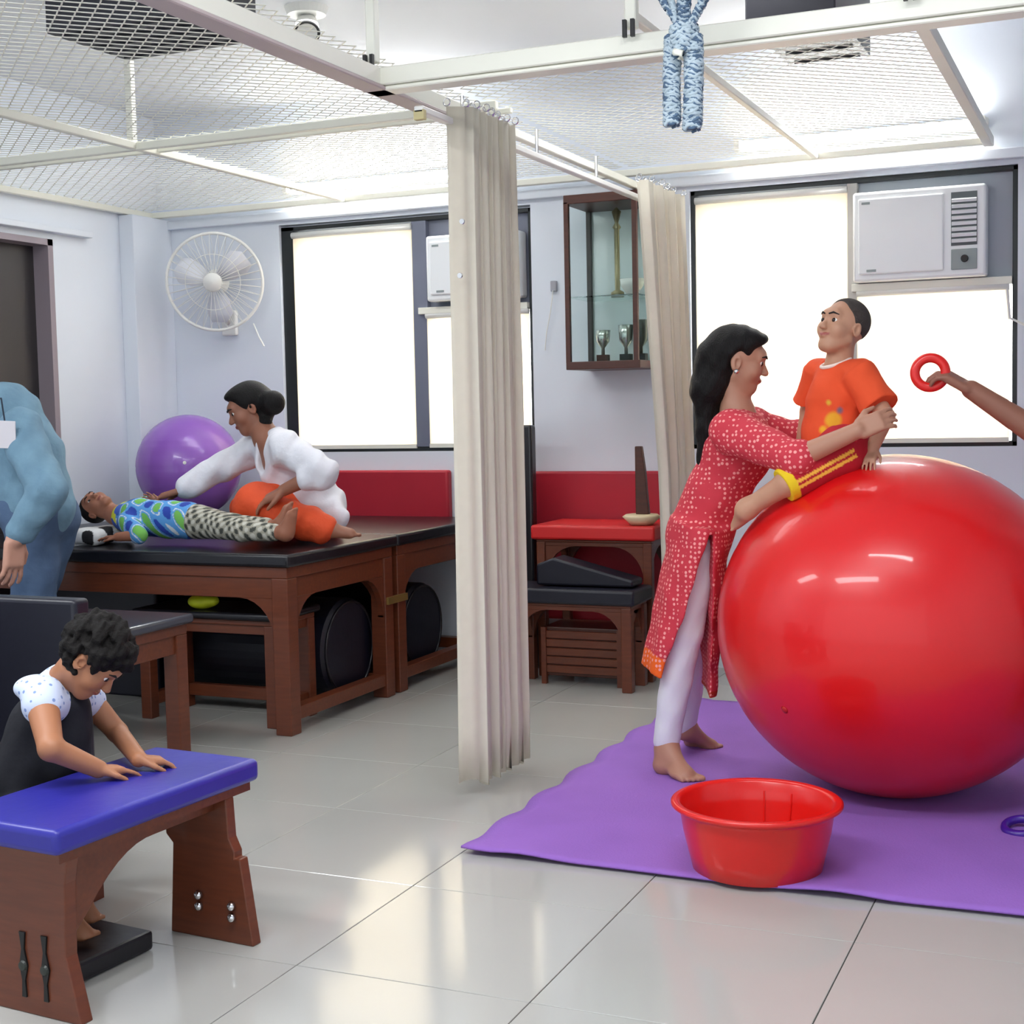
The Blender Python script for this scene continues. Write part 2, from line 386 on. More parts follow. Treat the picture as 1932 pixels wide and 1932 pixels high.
def ac(x0, x1, z0, z1, label):
    t = thing('air_conditioner', label, 'air conditioner', ((x0+x1)/2, YB-.03, z0), 'white window air conditioners')
    yf = YB-.06
    MB().bb((x0, yf, z0), (x1, YB+.045, z1)).obj('housing', ACW, t, bev=.012, seg=3)
    xs = x0+(x1-x0)*.69
    MB().bb((x0+.025, yf-.012, z0+.03), (xs, yf+.01, z1-.03)).obj('front_panel', ACW, t, bev=.006)
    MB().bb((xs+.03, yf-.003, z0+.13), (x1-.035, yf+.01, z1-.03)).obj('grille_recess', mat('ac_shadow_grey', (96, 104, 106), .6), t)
    for i in range(8):
        z = z0+.15+i*(z1-z0-.2)/7.6
        MB().box(((xs+x1)/2-.002, yf-.006, z), (x1-xs-.07, .014, .012), R=Rz((0, -.5, 1))).obj('louvre_slat', ACW, t)
    c = MB().bb((xs+.03, yf-.006, z0+.03), (x1-.035, yf+.01, z0+.115)).obj('control_panel', ACG, t, bev=.003)
    MB().lathe([(.0, .016), (.014, .016), (.016, 0)], ((xs+x1)/2, yf-.004, z0+.075), 16, Rz((0, -1, 0))).obj('dial', BLACK, c)
    MB().bb((x0+.04, yf-.014, z1-.055), (x0+.075, yf-.011, z1-.045)).obj('badge', ACG, t)
    MB().bb((x0+.06, yf-.014, z0+.04), (x0+.10, yf-.011, z0+.05)).obj('badge', ACG, t)
ac(-1.10, -.555, 1.715, 2.095, 'white window air conditioner with grey louvres above the boy in orange')
ac(-3.15, -2.66, 1.735, 2.05, 'white window air conditioner in the left window, mostly behind the long curtain')
# ================================================================= HANGING GRILLE CEILING AND TRACKS
ZG = 2.28
gr = thing('mesh_ceiling', 'cream expanded metal mesh ceiling hung on a welded frame below the room ceiling', 'mesh ceiling', (-3, 5, ZG))
def strands(x0, x1, y0, y1, px=.034, py=.06):
    vs = []; fs = []
    w, tt = .0032, .0011
    nx = int((x1-x0)/px); ny = int((y1-y0)/py)*2
    for i in range(nx+1):
        xc = x0+i*px; s = 1 if i % 2 else -1; prev = None
        for j in range(ny+1):
            y = y0+j*py/2; f_ = s*(1 if j % 2 else -1)*.5*(px-.004); x = xc+f_
            n = len(vs); vs += [(x-w, y, ZG-tt), (x+w, y, ZG-tt*.2), (x+w, y, ZG+tt), (x-w, y, ZG+tt*.2)]
            if prev is not None: fs += [(prev+q, prev+(q+1) % 4, n+(q+1) % 4, n+q) for q in range(4)]
            prev = n
    m = MB(); m.v = vs; m.f = fs; return m
strands(-4.74, -2.10, 2.4, 6.22).obj('wire_mesh', CREAM, gr, kind='stuff')
strands(-2.06, -.55, 4.25, 6.22).obj('wire_mesh', CREAM, gr, kind='stuff')
def bar(a, b, wd=.03, ht=.03, name='frame_bar', m=CREAM, par=gr, **k):
    a = np.array(a, float); b = np.array(b, float); d = b-a; L = np.linalg.norm(d)
    R = Rz(d, (0, 0, 1) if abs(d[2]) < .9*L else (1, 0, 0)); MB().box((a+b)/2, (ht, wd, L), R=R).obj(name, m, par, bev=.003, seg=1, **k)
zf = ZG-.02
bar((-3.58, 2.4, zf), (-3.58, 6.24, zf), .028, .03)
bar((-4.76, 4.60, zf-.002), (-2.03, 4.60, zf-.002), .028, .03)
bar((-4.76, 4.73, zf+.004), (-2.03, 4.73, zf+.004), .02, .02)
bar((-4.75, 2.4, zf), (-4.75, 6.24, zf), .03, .03)
bar((-4.76, 6.22, zf), (-.53, 6.22, zf), .035, .03)
bar((-.545, 3.66, zf), (-.545, 6.24, zf), .04, .04)
bar((-1.25, 3.72, zf), (-1.25, 6.24, zf), .025, .025)
bar((-3.595, 4.6, zf), (-3.595, 4.6, ZC), .03, .03, 'hanger_post')
# heavy beams that carry mesh and tracks
bm_ = thing('ceiling_beam_frame', 'thick cream metal beams meeting at the curtain corner, hung on posts', 'beam', (-2, 3.7, 2.1))
bar((-2.0, 1.2, 2.16), (-2.0, 4.2, 2.16), .05, .05, 'beam', CREAM, bm_)
bar((-2.0, 4.2, 2.17), (-2.0, 6.24, 2.17), .03, .03, 'beam', CREAM, bm_)
bar((-2.03, 3.68, 2.16), (.9, 3.68, 2.16), .05, .05, 'beam', CREAM, bm_)
bar((-2.0, 1.2, 2.128), (-2.0, 4.2, 2.128), .07, .012, 'beam_flange', mat('mauve_grey_enamel', (190, 176, 176), .5), bm_)
bar((-2.03, 3.70, 2.128), (.9, 3.70, 2.128), .07, .012, 'beam_flange', CREAM, bm_)
for x in (-2.0, -1.22, -.5, .3):
    bar((x, 3.66, 2.2), (x, 3.66, ZC), .03, .03, 'hanger_post', CREAM, bm_)
    for s in (-1, 1):
        MB().box((x+s*.011, 3.632, 2.195), (.010, .012, .045)).obj('clamp', BLACK, bm_)
bar((-.42, 3.9, 2.2), (-.42, 3.9, ZC), .02, .02, 'hanger_post', CREAM, bm_)
def track(y0, y1, x, label):
    t = thing('curtain_track', label, 'curtain track', (x, (y0+y1)/2, 2.05))
    bar((x, y0, 2.075), (x, y1, 2.075), .03, .02, 'rail', WHITEM, t)
    for y in (y0+.01, y1-.01):
        MB().box((x, y, 2.06), (.034, .02, .03)).obj('end_stop', mat('beige_plastic', (196, 184, 136), .5), t, bev=.003)
    for y in np.arange(y0+.3, y1, .6): MB().tube([(x, y, 2.08), (x, y, 2.17)], .006, 8).obj('hook', CHROME, t)
track(3.74, 6.18, -1.90, 'slim white curtain track running from the corner post to the back wall')
def curtain(pts, z0, z1, label, flare=0, lean=0):
    t = thing('curtain', label, 'curtain', (pts[0][0], pts[0][1], z0), 'cream pleated curtains on the track')
    n = len(pts); nz = 14; vs = []; fs = []
    cx = np.mean([p[0] for p in pts]); cy = np.mean([p[1] for p in pts])
    for j in range(nz+1):
        a = j/nz; z = z0+(z1-z0)*a
        for i, p in enumerate(pts):
            sc_ = 1+flare*(1-a); wv = .003*sin(a*4+i*.25)
            vs.append((cx+(p[0]-cx)*sc_+wv, cy+(p[1]-cy)*sc_+lean*min(1, (1-a)*1.7), z+.012*(1-a)*sin(i*.7)))
    for j in range(nz):
        for i in range(n-1): fs.append((j*n+i, j*n+i+1, (j+1)*n+i+1, (j+1)*n+i))
    m = MB(); m.v = vs; m.f = fs; o = m.obj('pleated_cloth', CURT, t)
    so = o.modifiers.new('solid', 'SOLIDIFY'); so.thickness = .002
    for p in o.data.polygons: p.use_smooth = True
    for i in range(0, n-1, 4):
        MB().torus((pts[i][0], pts[i][1], z1+.012), .011, .002, Rz((0, 1, 0)), 14, 5).obj('curtain_ring', CHROME, t)
    return t
def pleats(x, y0, y1, n, amp, sub=6):
    out = []
    for i in range(n*sub+1):
        a = i/(n*sub); ph = a*n*2*pi; out.append((x+amp*sin(ph)+amp*.3*sin(ph*.37), y0+(y1-y0)*a+.35*(y1-y0)/n*sin(ph*2)*.3))
    return out
c1 = [(-1.90, 3.93), (-1.89, 3.94), (-1.87, 3.95), (-1.855, 3.96)]+pleats(-1.855, 3.97, 4.31, 12, .022)
ct = curtain(c1, .045, 2.118, 'long cream pleated curtain hanging in the middle of the room', .10, 0)
for (x, y) in ((872, 418), (868, 520)):
    p = P(x, y, Y=3.90); MB().lathe([(.0, .004), (.008, .004), (.009, 0)], p, 10, Rz((0, -1, 0))).obj('eyelet', CHROME, ct)
curtain(pleats(-1.795, 5.45, 6.0, 10, .034), .065, 2.10, 'cream pleated curtain against the back wall beside the showcase', -.35, .17)
# dark boxes hanging from the real ceiling, seen partly through the mesh
def cbox(c0, c1, c2, z, label):
    a = P(*c0, Z=z); b = P(*c1, Z=z); c = P(*c2, Z=z); x0, x1 = b[0], c[0]; y0, y1 = a[1], b[1]
    t = thing('ceiling_cassette', label, 'ceiling unit', ((x0+x1)/2, (y0+y1)/2, z), 'dark boxes under the ceiling')
    MB().bb((x0, y0, z), (x1, y1, ZC)).obj('housing', DARKBOX, t, bev=.006)
    for i in range(5):
        y = y0+.05+(y1-y0-.1)*i/4; MB().box(((x0+x1)/2, y, z-.003), (x1-x0-.06, .012, .008)).obj('louvre_slat', mat('charcoal_slat', (34, 34, 42), .5), t)
cbox((140, 55), (240, 115), (475, 75), 2.5, 'dark box under the ceiling above the left mesh bay')
cbox((1412, 42), (1490, 125), (1643, 108), 2.5, 'dark box under the ceiling above the right window bay')
t = thing('ceiling_spotlight', 'small white swivel spotlight with a dark rim on the ceiling', 'spotlight', P(575, 10, Z=ZC))
p = P(578, 14, Z=ZC); MB().lathe([(.0, -.03), (.075, -.03), (.085, 0)], p, 28).obj('mount_plate', WHITEM, t, smooth=False)
d_ = nrm(V(.35, -.6, -.7)); q = p+V(0, 0, -.07)
MB().lathe([(.035, -.05), (.045, .0), (.05, .05), (.042, .052), (.036, .03), (0, .025)], q, 24, Rz(d_)).obj('lamp_head', WHITEM, t, smooth=True)
MB().torus(q+d_*.05, .046, .006, Rz(d_), 28, 8).obj('rim', BLACK, t, smooth=True)
# tube lights above the mesh by the back wall
TUBE = emit('lit_tube', (255, 255, 252), 40)
for x0, x1, lb in ((-3.95, -2.85, 'lit white tube light above the mesh over the left window'), (-1.62, -.55, 'lit white tube light above the mesh over the right window')):
    t = thing('tube_light', lb, 'light', ((x0+x1)/2, 6.2, 2.33), 'tube lights on the back wall')
    MB().bb((x0, 6.26, 2.315), (x1, 6.3, 2.365)).obj('batten', WHITEM, t, bev=.004)
    MB().tube([(x0+.03, 6.24, 2.34), (x1-.03, 6.24, 2.34)], .014, 12).obj('tube', TUBE, t, smooth=True)
    for x in (x0+.02, x1-.02): MB().bb((x-.012, 6.22, 2.32), (x+.012, 6.27, 2.365)).obj('end_cap', WHITEM, t)
# ================================================================= WALL THINGS
def bench(name, label, cat, x0, x1, y0, y1, zt, pad, pmat, leg=.05, apron=.09, brace=.13, stretch=True, group=None, top_over=.02, rails='xy'):
    t = thing(name, label, cat, ((x0+x1)/2, (y0+y1)/2, 0), group)
    MB().bb((x0-top_over, y0-top_over, zt-pad), (x1+top_over, y1+top_over, zt)).obj('padded_top', pmat, t, bev=.012, seg=3)
    za = zt-pad
    MB().bb((x0, y0, za-apron*.35), (x1, y1, za)).obj('top_board', WOODX, t, bev=.003)
    for a, b in (((x0+.01, y0+.01), (x1-.01, y0+.035)), ((x0+.01, y1-.035), (x1-.01, y1-.01)), ((x0+.01, y0+.01), (x0+.035, y1-.01)), ((x1-.035, y0+.01), (x1-.01, y1-.01))):
        MB().bb((a[0], a[1], za-apron), (b[0], b[1], za-apron*.35)).obj('apron', WOODX, t, bev=.002, seg=1)
    for x in (x0, x1-leg):
        for y in (y0, y1-leg): MB().bb((x, y, 0), (x+leg, y+leg, za-apron*.35)).obj('leg', WOOD, t, bev=.004)
    if brace:
        zb = za-apron
        def arch(o_, s_, z_):   # concave bracket profile
            return [(o_, z_), (o_+s_*brace, z_)]+[(o_+s_*brace*(1-sin(u)), z_-brace*1.1*(1-cos(u))) for u in np.linspace(0, pi/2, 8)]+[(o_, z_-brace*1.15)]
        for y in (y0+.012, y1-.037):
            for o_, s_ in ((x0+leg, 1), (x1-leg, -1)): MB().prism(arch(o_, s_, zb), 'y', y, y+.025).obj('bracket', WOOD, t)
        for x in (x0+.012, x1-.037):
            for o_, s_ in ((y0+leg, 1), (y1-leg, -1)): MB().prism(arch(o_, s_, zb), 'x', x, x+.025).obj('bracket', WOOD, t)
    if stretch:
        for x in (x0+.008, x1-leg+.008): MB().bb((x, y0+leg, .05), (x+leg-.016, y1-leg, .10)).obj('stretcher', WOODX, t, bev=.003)
        if 'x' in rails: MB().bb((x0+leg, y1-leg+.008, .05), (x1-leg, y1-.008, .10)).obj('stretcher', WOODX, t, bev=.003)
    return t
def pad(name, label, a, b, m, bev=.012, cat='wall pad', group=None):
    o = MB().bb(a, b).obj(name, m, bev=bev, seg=3); props(o, label, cat, group); return o
pad('wall_pad', 'crimson padded wall panel behind the large treatment table', (-4.1, YB-.05, .62), (-3.065, YB, .912), REDV, group='crimson wall pads')
pad('wall_pad', 'crimson padded wall panel above the red topped bench', (-2.62, YB-.05, .2), (-1.9, YB, .905), REDV, group='crimson wall pads')
p = pad('padded_board', 'tall black padded board standing behind the long curtain', (-2.74, 5.98, 0), (-2.505, 6.04, 1.13), BLACKV, cat='board')
tA = bench('treatment_table', 'large dark topped table on which the child lies, nearest of the joined pair', 'table', -4.72, -2.86, 4.46, 5.28, .685, .05, BLACKV, leg=.07, apron=.12, brace=.15, group='joined treatment tables')
tB = bench('treatment_table', 'second dark topped table joined behind the first, against the back wall', 'table', -4.72, -2.86, 5.325, 6.23, .685, .05, BLACKV, leg=.07, apron=.12, brace=.15, group='joined treatment tables')
lt = MB().bb((-2.862, 5.22, .395), (-2.848, 5.39, .425)).obj('latch_bar', BRASS); props(lt, 'brass latch joining the two treatment tables', 'latch')
bench('side_table', 'lower table with black glossy top in front of the man in denim', 'table', -4.3, -3.02, 3.32, 4.06, .515, .035, GREYV, leg=.06, apron=.10, brace=0, stretch=False)
bench('low_stool', 'low dark topped wooden stool tucked in front of the large table', 'stool', -3.62, -2.98, 4.55, 4.84, .445, .03, BLACKV, leg=.05, apron=.055, brace=0, rails='xy')
# under the table: two upright navy bolsters
def roll(c, r, L, label, grp=None):
    t = thing('foam_roll', label, 'foam roll', (c[0], c[1], c[2]-r), grp)
    MB().lathe([(0, 0), (r*.9, 0), (r, .02), (r, L-.02), (r*.9, L), (0, L)], (c[0]-L, c[1], c[2]), 40, Rz((1, 0, 0))).obj('roll_cover', NAVYV, t, smooth=False)
    MB().torus((c[0], c[1], c[2]), r*.93, .006, Rz((1, 0, 0))).obj('piping', BLACKV, t, smooth=True)
roll((-2.95, 5.06, .235), .205, .8, 'navy round foam roll under the nearest treatment table', 'navy foam rolls')
roll((-2.95, 5.72, .225), .2, .7, 'navy round foam roll under the table joined behind', 'navy foam rolls')
pad('foam_block', 'black foam block lying under the large table behind the stool', (-4.6, 4.9, 0), (-3.8, 5.2, .5), NAVYV, cat='foam block')
# yellow toy on the stool
tt = thing('toy', 'yellow and red soft toy lying on the low stool', 'toy', P(385, 1150, Y=4.55))
f = Fld(.005); c = P(382, 1136, Y=4.6); c[2] = .475
f.ell(c, (.06, .05, .03)).ell(c+V(.05, -.01, .005), (.03, .03, .022)); f.mesh('toy_body', mat('yellow_toy', (205, 215, 40), .5), tt)
MB().lathe([(0, .015), (.03, .012), (.045, 0), (.03, -.01), (0, -.012)], c+V(-.02, 0, .04), 20).obj('toy_cap', mat('red_toy', (200, 50, 35), .5), tt, smooth=True)
# red bench and black bench, box
bench('bench', 'red topped wooden bench standing against the back wall', 'bench', -2.44, -1.90, 5.86, 6.2, .685, .065, REDB, leg=.04, apron=.03, brace=.14, stretch=False)
bench('bench', 'navy topped low bench in front of the red topped bench', 'bench', -2.47, -1.91, 5.6, 5.82, .435, .065, NAVYV, leg=.045, apron=.03, brace=.13, stretch=False)
w_ = MB().prism([(-2.36, .70-.6+.34), (-1.92, .44), (-1.92, .47), (-2.28, .56), (-2.36, .53)], 'y', 5.66, 5.80).obj('foam_wedge', NAVYV, bev=.01, seg=3)
props(w_, 'black foam wedge lying on the navy topped bench', 'foam wedge')
bx = thing('wooden_box', 'slatted brown wooden box under the navy topped bench', 'box', (-2.17, 5.8, 0))
MB().bb((-2.36, 5.72, .035), (-1.99, 5.95, .25)).obj('carcass', WOODD, bx, bev=.004)
for i in range(5): MB().bb((-2.345, 5.708, .05+i*.038), (-2.005, 5.722, .083+i*.038)).obj('slat', WOODX, bx, bev=.002, seg=1)
for x in (-2.36, -2.01):
    MB().bb((x, 5.7, 0), (x+.022, 5.722, .25)).obj('leg', WOOD, bx)
# wooden peg on cream disc
pg = thing('peg_stand', 'dark wooden upright peg on a cream disc standing on the red bench', 'peg stand', (-1.93, 5.9, .705))
MB().lathe([(0, .045), (.07, .045), (.085, .035), (.06, .01), (.05, 0), (0, 0)], (-1.965, 5.93, .687), 32).obj('disc_base', mat('cream_plastic', (226, 208, 170), .5), pg, smooth=True)
MB().prism([(-1.99, .732), (-1.93, .732), (-1.945, .92), (-1.96, 1.03), (-1.99, 1.03)], 'y', 5.92, 5.95).obj('peg', WOODD, pg, bev=.004)
# showcase
a = P(1062, 368, Y=5.98); b = P(1203, 358, Y=5.98); c = P(1070, 698, Y=5.98)
sx0, sx1, sz0, sz1, sy0, sy1 = a[0], b[0], c[2]+.0, (a[2]+b[2])/2, 5.98, YB
sh = thing('showcase', 'wall mounted glass showcase with brown wooden frame and trophies', 'cabinet', ((sx0+sx1)/2, 6.1, sz0))
e = .022
MB().bb((sx0, sy0, sz0), (sx1, sy1, sz0+.035)).obj('bottom_panel', WOODD, sh, bev=.003)
MB().bb((sx0, sy0, sz1-.04), (sx1, sy1, sz1)).obj('top_panel', WOODD, sh, bev=.003)
MB().bb((sx0, sy1-.012, sz0), (sx1, sy1-.002, sz1)).obj('back_panel', mat('mirror_back', (214, 224, 224), .2, metal=.15), sh)
for x, y in ((sx0, sy0), (sx1-e*1.4, sy0), (sx0, sy1-e-.012), (sx1-e, sy1-e-.012)):
    MB().bb((x, y, sz0+.03), (x+e, y+e, sz1-.03)).obj('corner_post', WOODD if y < 6.1 else mat('dark_post', (70, 66, 66), .5), sh, bev=.002)
MB().bb((sx0+e, sy0+.006, sz0+.035), (sx1-e*1.4, sy0+.009, sz1-.04)).obj('door_pane', GLASS, sh)
MB().bb((sx1-.008, sy0+e, sz0+.035), (sx1-.005, sy1-e, sz1-.04)).obj('side_pane', GLASS, sh)
MB().bb((sx0+.01, sy0+.02, sz0+.32), (sx1-.01, sy1-.02, sz0+.326)).obj('glass_shelf', GLASS, sh)
mx_, my_ = (sx0+sx1)/2+.04, 6.14
g = thing('trophy', 'tall slim trophy column standing in the showcase', 'trophy', (mx_, my_, sz0+.326))
MB().lathe([(.03, 0), (.03, .02), (.012, .03), (.012, .3), (.02, .31), (.008, .33), (.022, .38), (.0, .4)], (mx_-.02, my_, sz0+.327), 20).obj('trophy_column', mat('bronze', (150, 140, 110), .3, metal=.6), g, smooth=True)
g = thing('bowl', 'white bowl on the glass shelf of the showcase', 'bowl', (mx_+.08, my_-.05, sz0+.326))
MB().lathe([(.02, 0), (.025, .005), (.05, .04), (.055, .07), (.05, .07), (.045, .04), (0, .012)], (mx_+.07, my_-.06, sz0+.327), 24).obj('bowl_body', WHITEM, g, smooth=True)
for i, (dx, dz, lb) in enumerate(((-.08, .0, 'small silver trophy cup low in the showcase, left'), (.03, .0, 'round silver trophy plate low in the showcase, middle'), (.10, 0, 'dark small figurine low in the showcase, right'))):
    g = thing('trophy', lb, 'trophy', (mx_+dx, my_-.04, sz0+.035))
    cc = (mx_+dx, my_-.04, sz0+.036)
    MB().box((cc[0], cc[1], cc[2]+.015), (.05, .04, .03)).obj('plinth', BLACK if i else WOODD, g)
    MB().lathe([(.008, .03), (.008, .06), (.03, .09), (.035, .14+.02*i), (.03, .14+.02*i), (.0, .1)], cc, 18).obj('cup', mat('silver', (190, 195, 190), .2, metal=.8) if i < 2 else mat('pewter', (90, 96, 92), .3, metal=.6), g, smooth=True)
sw = thing('wall_hook', 'small grey wall socket with a thin cord left of the showcase', 'socket', P(1045, 542, Y=YB))
p = P(1045, 540, Y=YB-.01); MB().box(p, (.03, .02, .05)).obj('socket_body', mat('grey_plastic', (170, 170, 178), .5), sw, bev=.004)
MB().tube([p+V(0, -.012, -.02), p+V(-.015, -.012, -.12), p+V(-.04, -.006, -.22), p+V(-.05, -.004, -.3)], .0025, 6).obj('cord', WHITEM, sw)
cp = MB().tube([P(1900, 545, Y=6.27), P(1905, 600, Y=6.27), P(1932, 612, Y=6.27), P(1990, 612, Y=6.27)], .006, 8).obj('wall_pipe', WHITEM); props(cp, 'thin white pipe at the right edge of the right window', 'pipe')
# wall fan
fc = P(405, 532, Y=6.12); fd = nrm(V(.45, -1, -.12)); fr_ = .245
fn = thing('wall_fan', 'white round wall fan with wire cage beside the left window', 'fan', (fc[0], YB-.02, fc[2]-.1))
FR = Rz(fd)
MB().torus(fc, fr_, .008, FR, 48, 8).obj('outer_ring', WHITEM, fn, smooth=True)
cg = MB()
for i in range(36):
    a = i*2*pi/36; u_ = FR@V(cos(a), sin(a), 0)
    cg.tube([fc+u_*.045+fd*.06, fc+u_*.13+fd*.055, fc+u_*.21+fd*.03, fc+u_*fr_], .0016, 4, cap=False)
    cg.tube([fc+u_*.045-fd*.06, fc+u_*.14-fd*.055, fc+u_*fr_], .0016, 4, cap=False)
cg.torus(fc+fd*.05, .14, .002, FR, 40, 5)
cg.obj('wire_cage', WHITEM, fn, smooth=True, kind='stuff')
MB().lathe([(0, .07), (.045, .065), (.05, .055), (0, .055)], fc, 24, FR).obj('front_cap', WHITEM, fn, smooth=True)
for i in range(3):
    a = i*2*pi/3+.5; u_ = FR@V(cos(a), sin(a), 0); v_ = FR@V(-sin(a), cos(a), 0)
    f_ = MB(); g_ = []
    for rr, wd_ in ((.03, .03), (.09, .07), (.16, .085), (.205, .05)):
        g_ += [fc+u_*rr-v_*wd_*.6-fd*.02, fc+u_*rr+v_*wd_+fd*.02]
    f_.add(g_, [(0, 1, 3, 2), (2, 3, 5, 4), (4, 5, 7, 6)]); o = f_.obj('blade', mat('pale_blade', (232, 234, 242), .4), fn, smooth=True)
    o.modifiers.new('s', 'SOLIDIFY').thickness = .003
MB().lathe([(.0, -.13), (.05, -.12), (.065, -.06), (.05, -.02), (.0, 0)], fc, 24, FR).obj('motor', WHITEM, fn, smooth=True)
MB().tube([fc-fd*.1, fc-fd*.1+V(0, 0, -.14), V(fc[0]-.03, YB-.02, fc[2]-.2)], .016, 10).obj('arm', WHITEM, fn, smooth=True)
MB().box((fc[0]-.03, YB-.015, fc[2]-.2), (.09, .03, .13)).obj('wall_bracket', WHITEM, fn, bev=.008)
MB().tube([V(fc[0]+.12, YB-.02, fc[2]-.21), V(fc[0]+.17, YB-.05, fc[2]-.28), V(fc[0]+.2, YB-.05, fc[2]-.33)], .004, 6).obj('pull_cord', WHITEM, fn)
# ================================================================= BALLS
def ballmat(name, rgb, rough): return mat(name, rgb, rough, var=.04, vscale=3, coat=.3)
def ball(name, label, c, r, rz_, m, grp=None):
    t = thing(name, label, 'exercise ball', (c[0], c[1], c[2]-rz_))
    n = 72; prof = []
    for i in range(n+1):
        a = -pi/2+pi*i/n; rr = r*cos(a); z = rz_*sin(a)
        g_ = .0011*max(0, cos(a*26))**6 if abs(a) < 1.0 else 0
        prof.append((max(rr-g_, 1e-7), z))
    R = Rz((.25, -.35, .9))
    R = np.eye(3)
    MB().lathe(prof, c, 96, R).obj('ball_shell', m, t, smooth=True)
    return t
BC = V(-.652, 4.41, .522)
tb = ball('exercise_ball', 'very large glossy red exercise ball on the purple mat', BC, .54, .52, ballmat('red_ball', (224, 20, 24), .34))
d_ = nrm(P(1550, 1393, Y=4.0)-BC); 
dd = nrm(V(-.42, -.75, -.34)); pt = BC+V(dd[0]*.54, dd[1]*.54, dd[2]*.52)
MB().lathe([(0, .004), (.008, .003), (.012, 0)], pt, 16, Rz(dd)).obj('valve_plug', mat('red_valve', (190, 30, 30), .4), tb, smooth=True)
pc = P(356, 872, Y=5.93); pc[2] = .688+.262
tb = ball('exercise_ball', 'purple exercise ball resting on the far table by the wall', pc, .262, .262, ballmat('purple_ball', (152, 100, 200), .26))
MB().lathe([(0, .004), (.008, .003), (.01, 0)], pc+nrm(V(.5, -.8, .1))*.26, 16, Rz((.5, -.8, .1))).obj('valve_plug', WHITEM, tb)
# ================================================================= MAT, TUB, RINGS
mt = MB(); n = 60; y0m, y1m = 3.4, 5.52; x0m, x1m = -1.655, .9
nx = 60; vs = []; fs = []
for i in range(n+1):
    for j in range(nx+1):
        v = i/n; u = j/nx; y = y0m+(y1m-y0m)*v
        xl = x0m+.10*max(0, v-.72)*3.3*.4+.012*sin(v*44)*min(1, v*6); x = xl+(x1m-xl)*u
        near = max(0, 1-v*14); left = max(0, 1-u*30)
        z = .008+.010*near*max(0, sin(u*19+.4))**3+.010*left*(.5+.5*sin(v*44+1.5))
        y += .006*near*sin(u*13)
        vs.append((x, y, z))
for i in range(n):
    for j in range(nx): q_ = i*(nx+1)+j; fs.append((q_, q_+1, q_+nx+2, q_+nx+1))
mt.add(vs, fs); o = mt.obj('yoga_mat', mat('purple_foam', (152, 104, 196), .85, var=.12, vscale=5, bump=.15, bscale=180), smooth=True)
so = o.modifiers.new('s', 'SOLIDIFY'); so.thickness = .006; so.offset = -1
props(o, 'large purple foam mat with wavy edges on the tiled floor', 'mat')
REDP = mat('red_plastic', (222, 26, 20), .28, var=.04, coat=.2)
tc_ = (-.873, 3.535, .010)
tub = thing('tub', 'round red plastic tub on the purple mat', 'tub', tc_)
MB().lathe([(0, .004), (.150, .004), (.158, 0), (.165, .003), (.176, .05), (.188, .10), (.196, .15), (.198, .158), (.212, .163), (.219, .168), (.219, .175), (.212, .179), (.200, .178), (.193, .172), (.186, .12), (.172, .05), (.160, .010), (.15, .008), (0, .008)], tc_, 72).obj('tub_body', REDP, tub, smooth=True)
MB().torus((tc_[0], tc_[1], tc_[2]+.172), .211, .0075, None, 72, 8).obj('rim', REDP, tub, smooth=True)
rb = MB()
for a in (1.3, 1.7): rb.tube([(tc_[0]+.163*cos(a), tc_[1]+.163*sin(a), .03), (tc_[0]+.19*cos(a), tc_[1]+.19*sin(a), .16)], .0025, 6)
rb.obj('rib', REDP, tub)
pr = P(1927, 1557, Z=.03)
o = MB().torus((pr[0], pr[1], .026), .043, .012, Rz((-.1, -.25, 1)), 40, 12).obj('toy_ring', mat('purple_plastic', (66, 28, 140), .3), smooth=True)
props(o, 'dark purple toy ring lying on the mat at the right edge', 'ring')
rc = P(1755, 703, Y=4.1)
o = MB().torus(rc, .041, .0135, Rz((.12, -1, .05)), 44, 14).obj('toy_ring', REDP, smooth=True)
props(o, 'red toy ring held up in a hand at the right', 'ring')
# knitted rope bundle hanging from the ceiling
rp = thing('rope_hammock', 'blue and white braided rope swing bundle hanging from the ceiling', 'rope swing', P(1290, 0, Y=3.5))
RB = mat('blue_rope', (104, 130, 158), .9, rgb2=(54, 72, 96), vscale=40); RWh = mat('white_rope', (200, 214, 222), .9, rgb2=(140, 158, 172), vscale=40)
def braid(pts, R, n, m1, m2, name, turns=9, ro=.0055):
    pts = [np.array(p, float) for p in pts]; L = len(pts)
    for grp, mm in ((0, m1), (1, m2)):
        mb = MB()
        for k in range(n):
            sg = 1 if k % 2 else -1
            if (k//2) % 2 != grp: continue
            path = []
            for i in range(90):
                a = i/89*(L-1); j = min(int(a), L-2); p_ = pts[j]*(1-a+j)+pts[j+1]*(a-j)
                ph = sg*i/89*turns*2*pi+k*2*pi/n*1.0; rr = R*(1+.12*sin(i*.9+k))*(1 if grp else .95)
                path.append(p_+V(rr*cos(ph), rr*sin(ph), .004*sin(i*1.7+k)))
            mb.tube(path, ro, 5, cap=False)
        mb.obj(name, mm, rp, smooth=True, kind='stuff')
Yr = 3.45
braid([P(1270, 70, Y=Yr), P(1267, 150, Y=Yr), P(1268, 235, Y=Yr)], .017, 16, RB, RWh, 'rope_leg', 7)
braid([P(1308, 70, Y=Yr), P(1309, 150, Y=Yr), P(1306, 243, Y=Yr)], .019, 16, RB, RWh, 'rope_leg', 7)
braid([P(1290, 50, Y=Yr), P(1290, 100, Y=Yr)], .030, 16, RB, RWh, 'rope_knot', 3)
braid([P(1290, 60, Y=Yr), P(1235, -20, Y=Yr), P(1200, -90, Y=Yr)], .006, 6, RB, RWh, 'rope_strap', 9, .004)
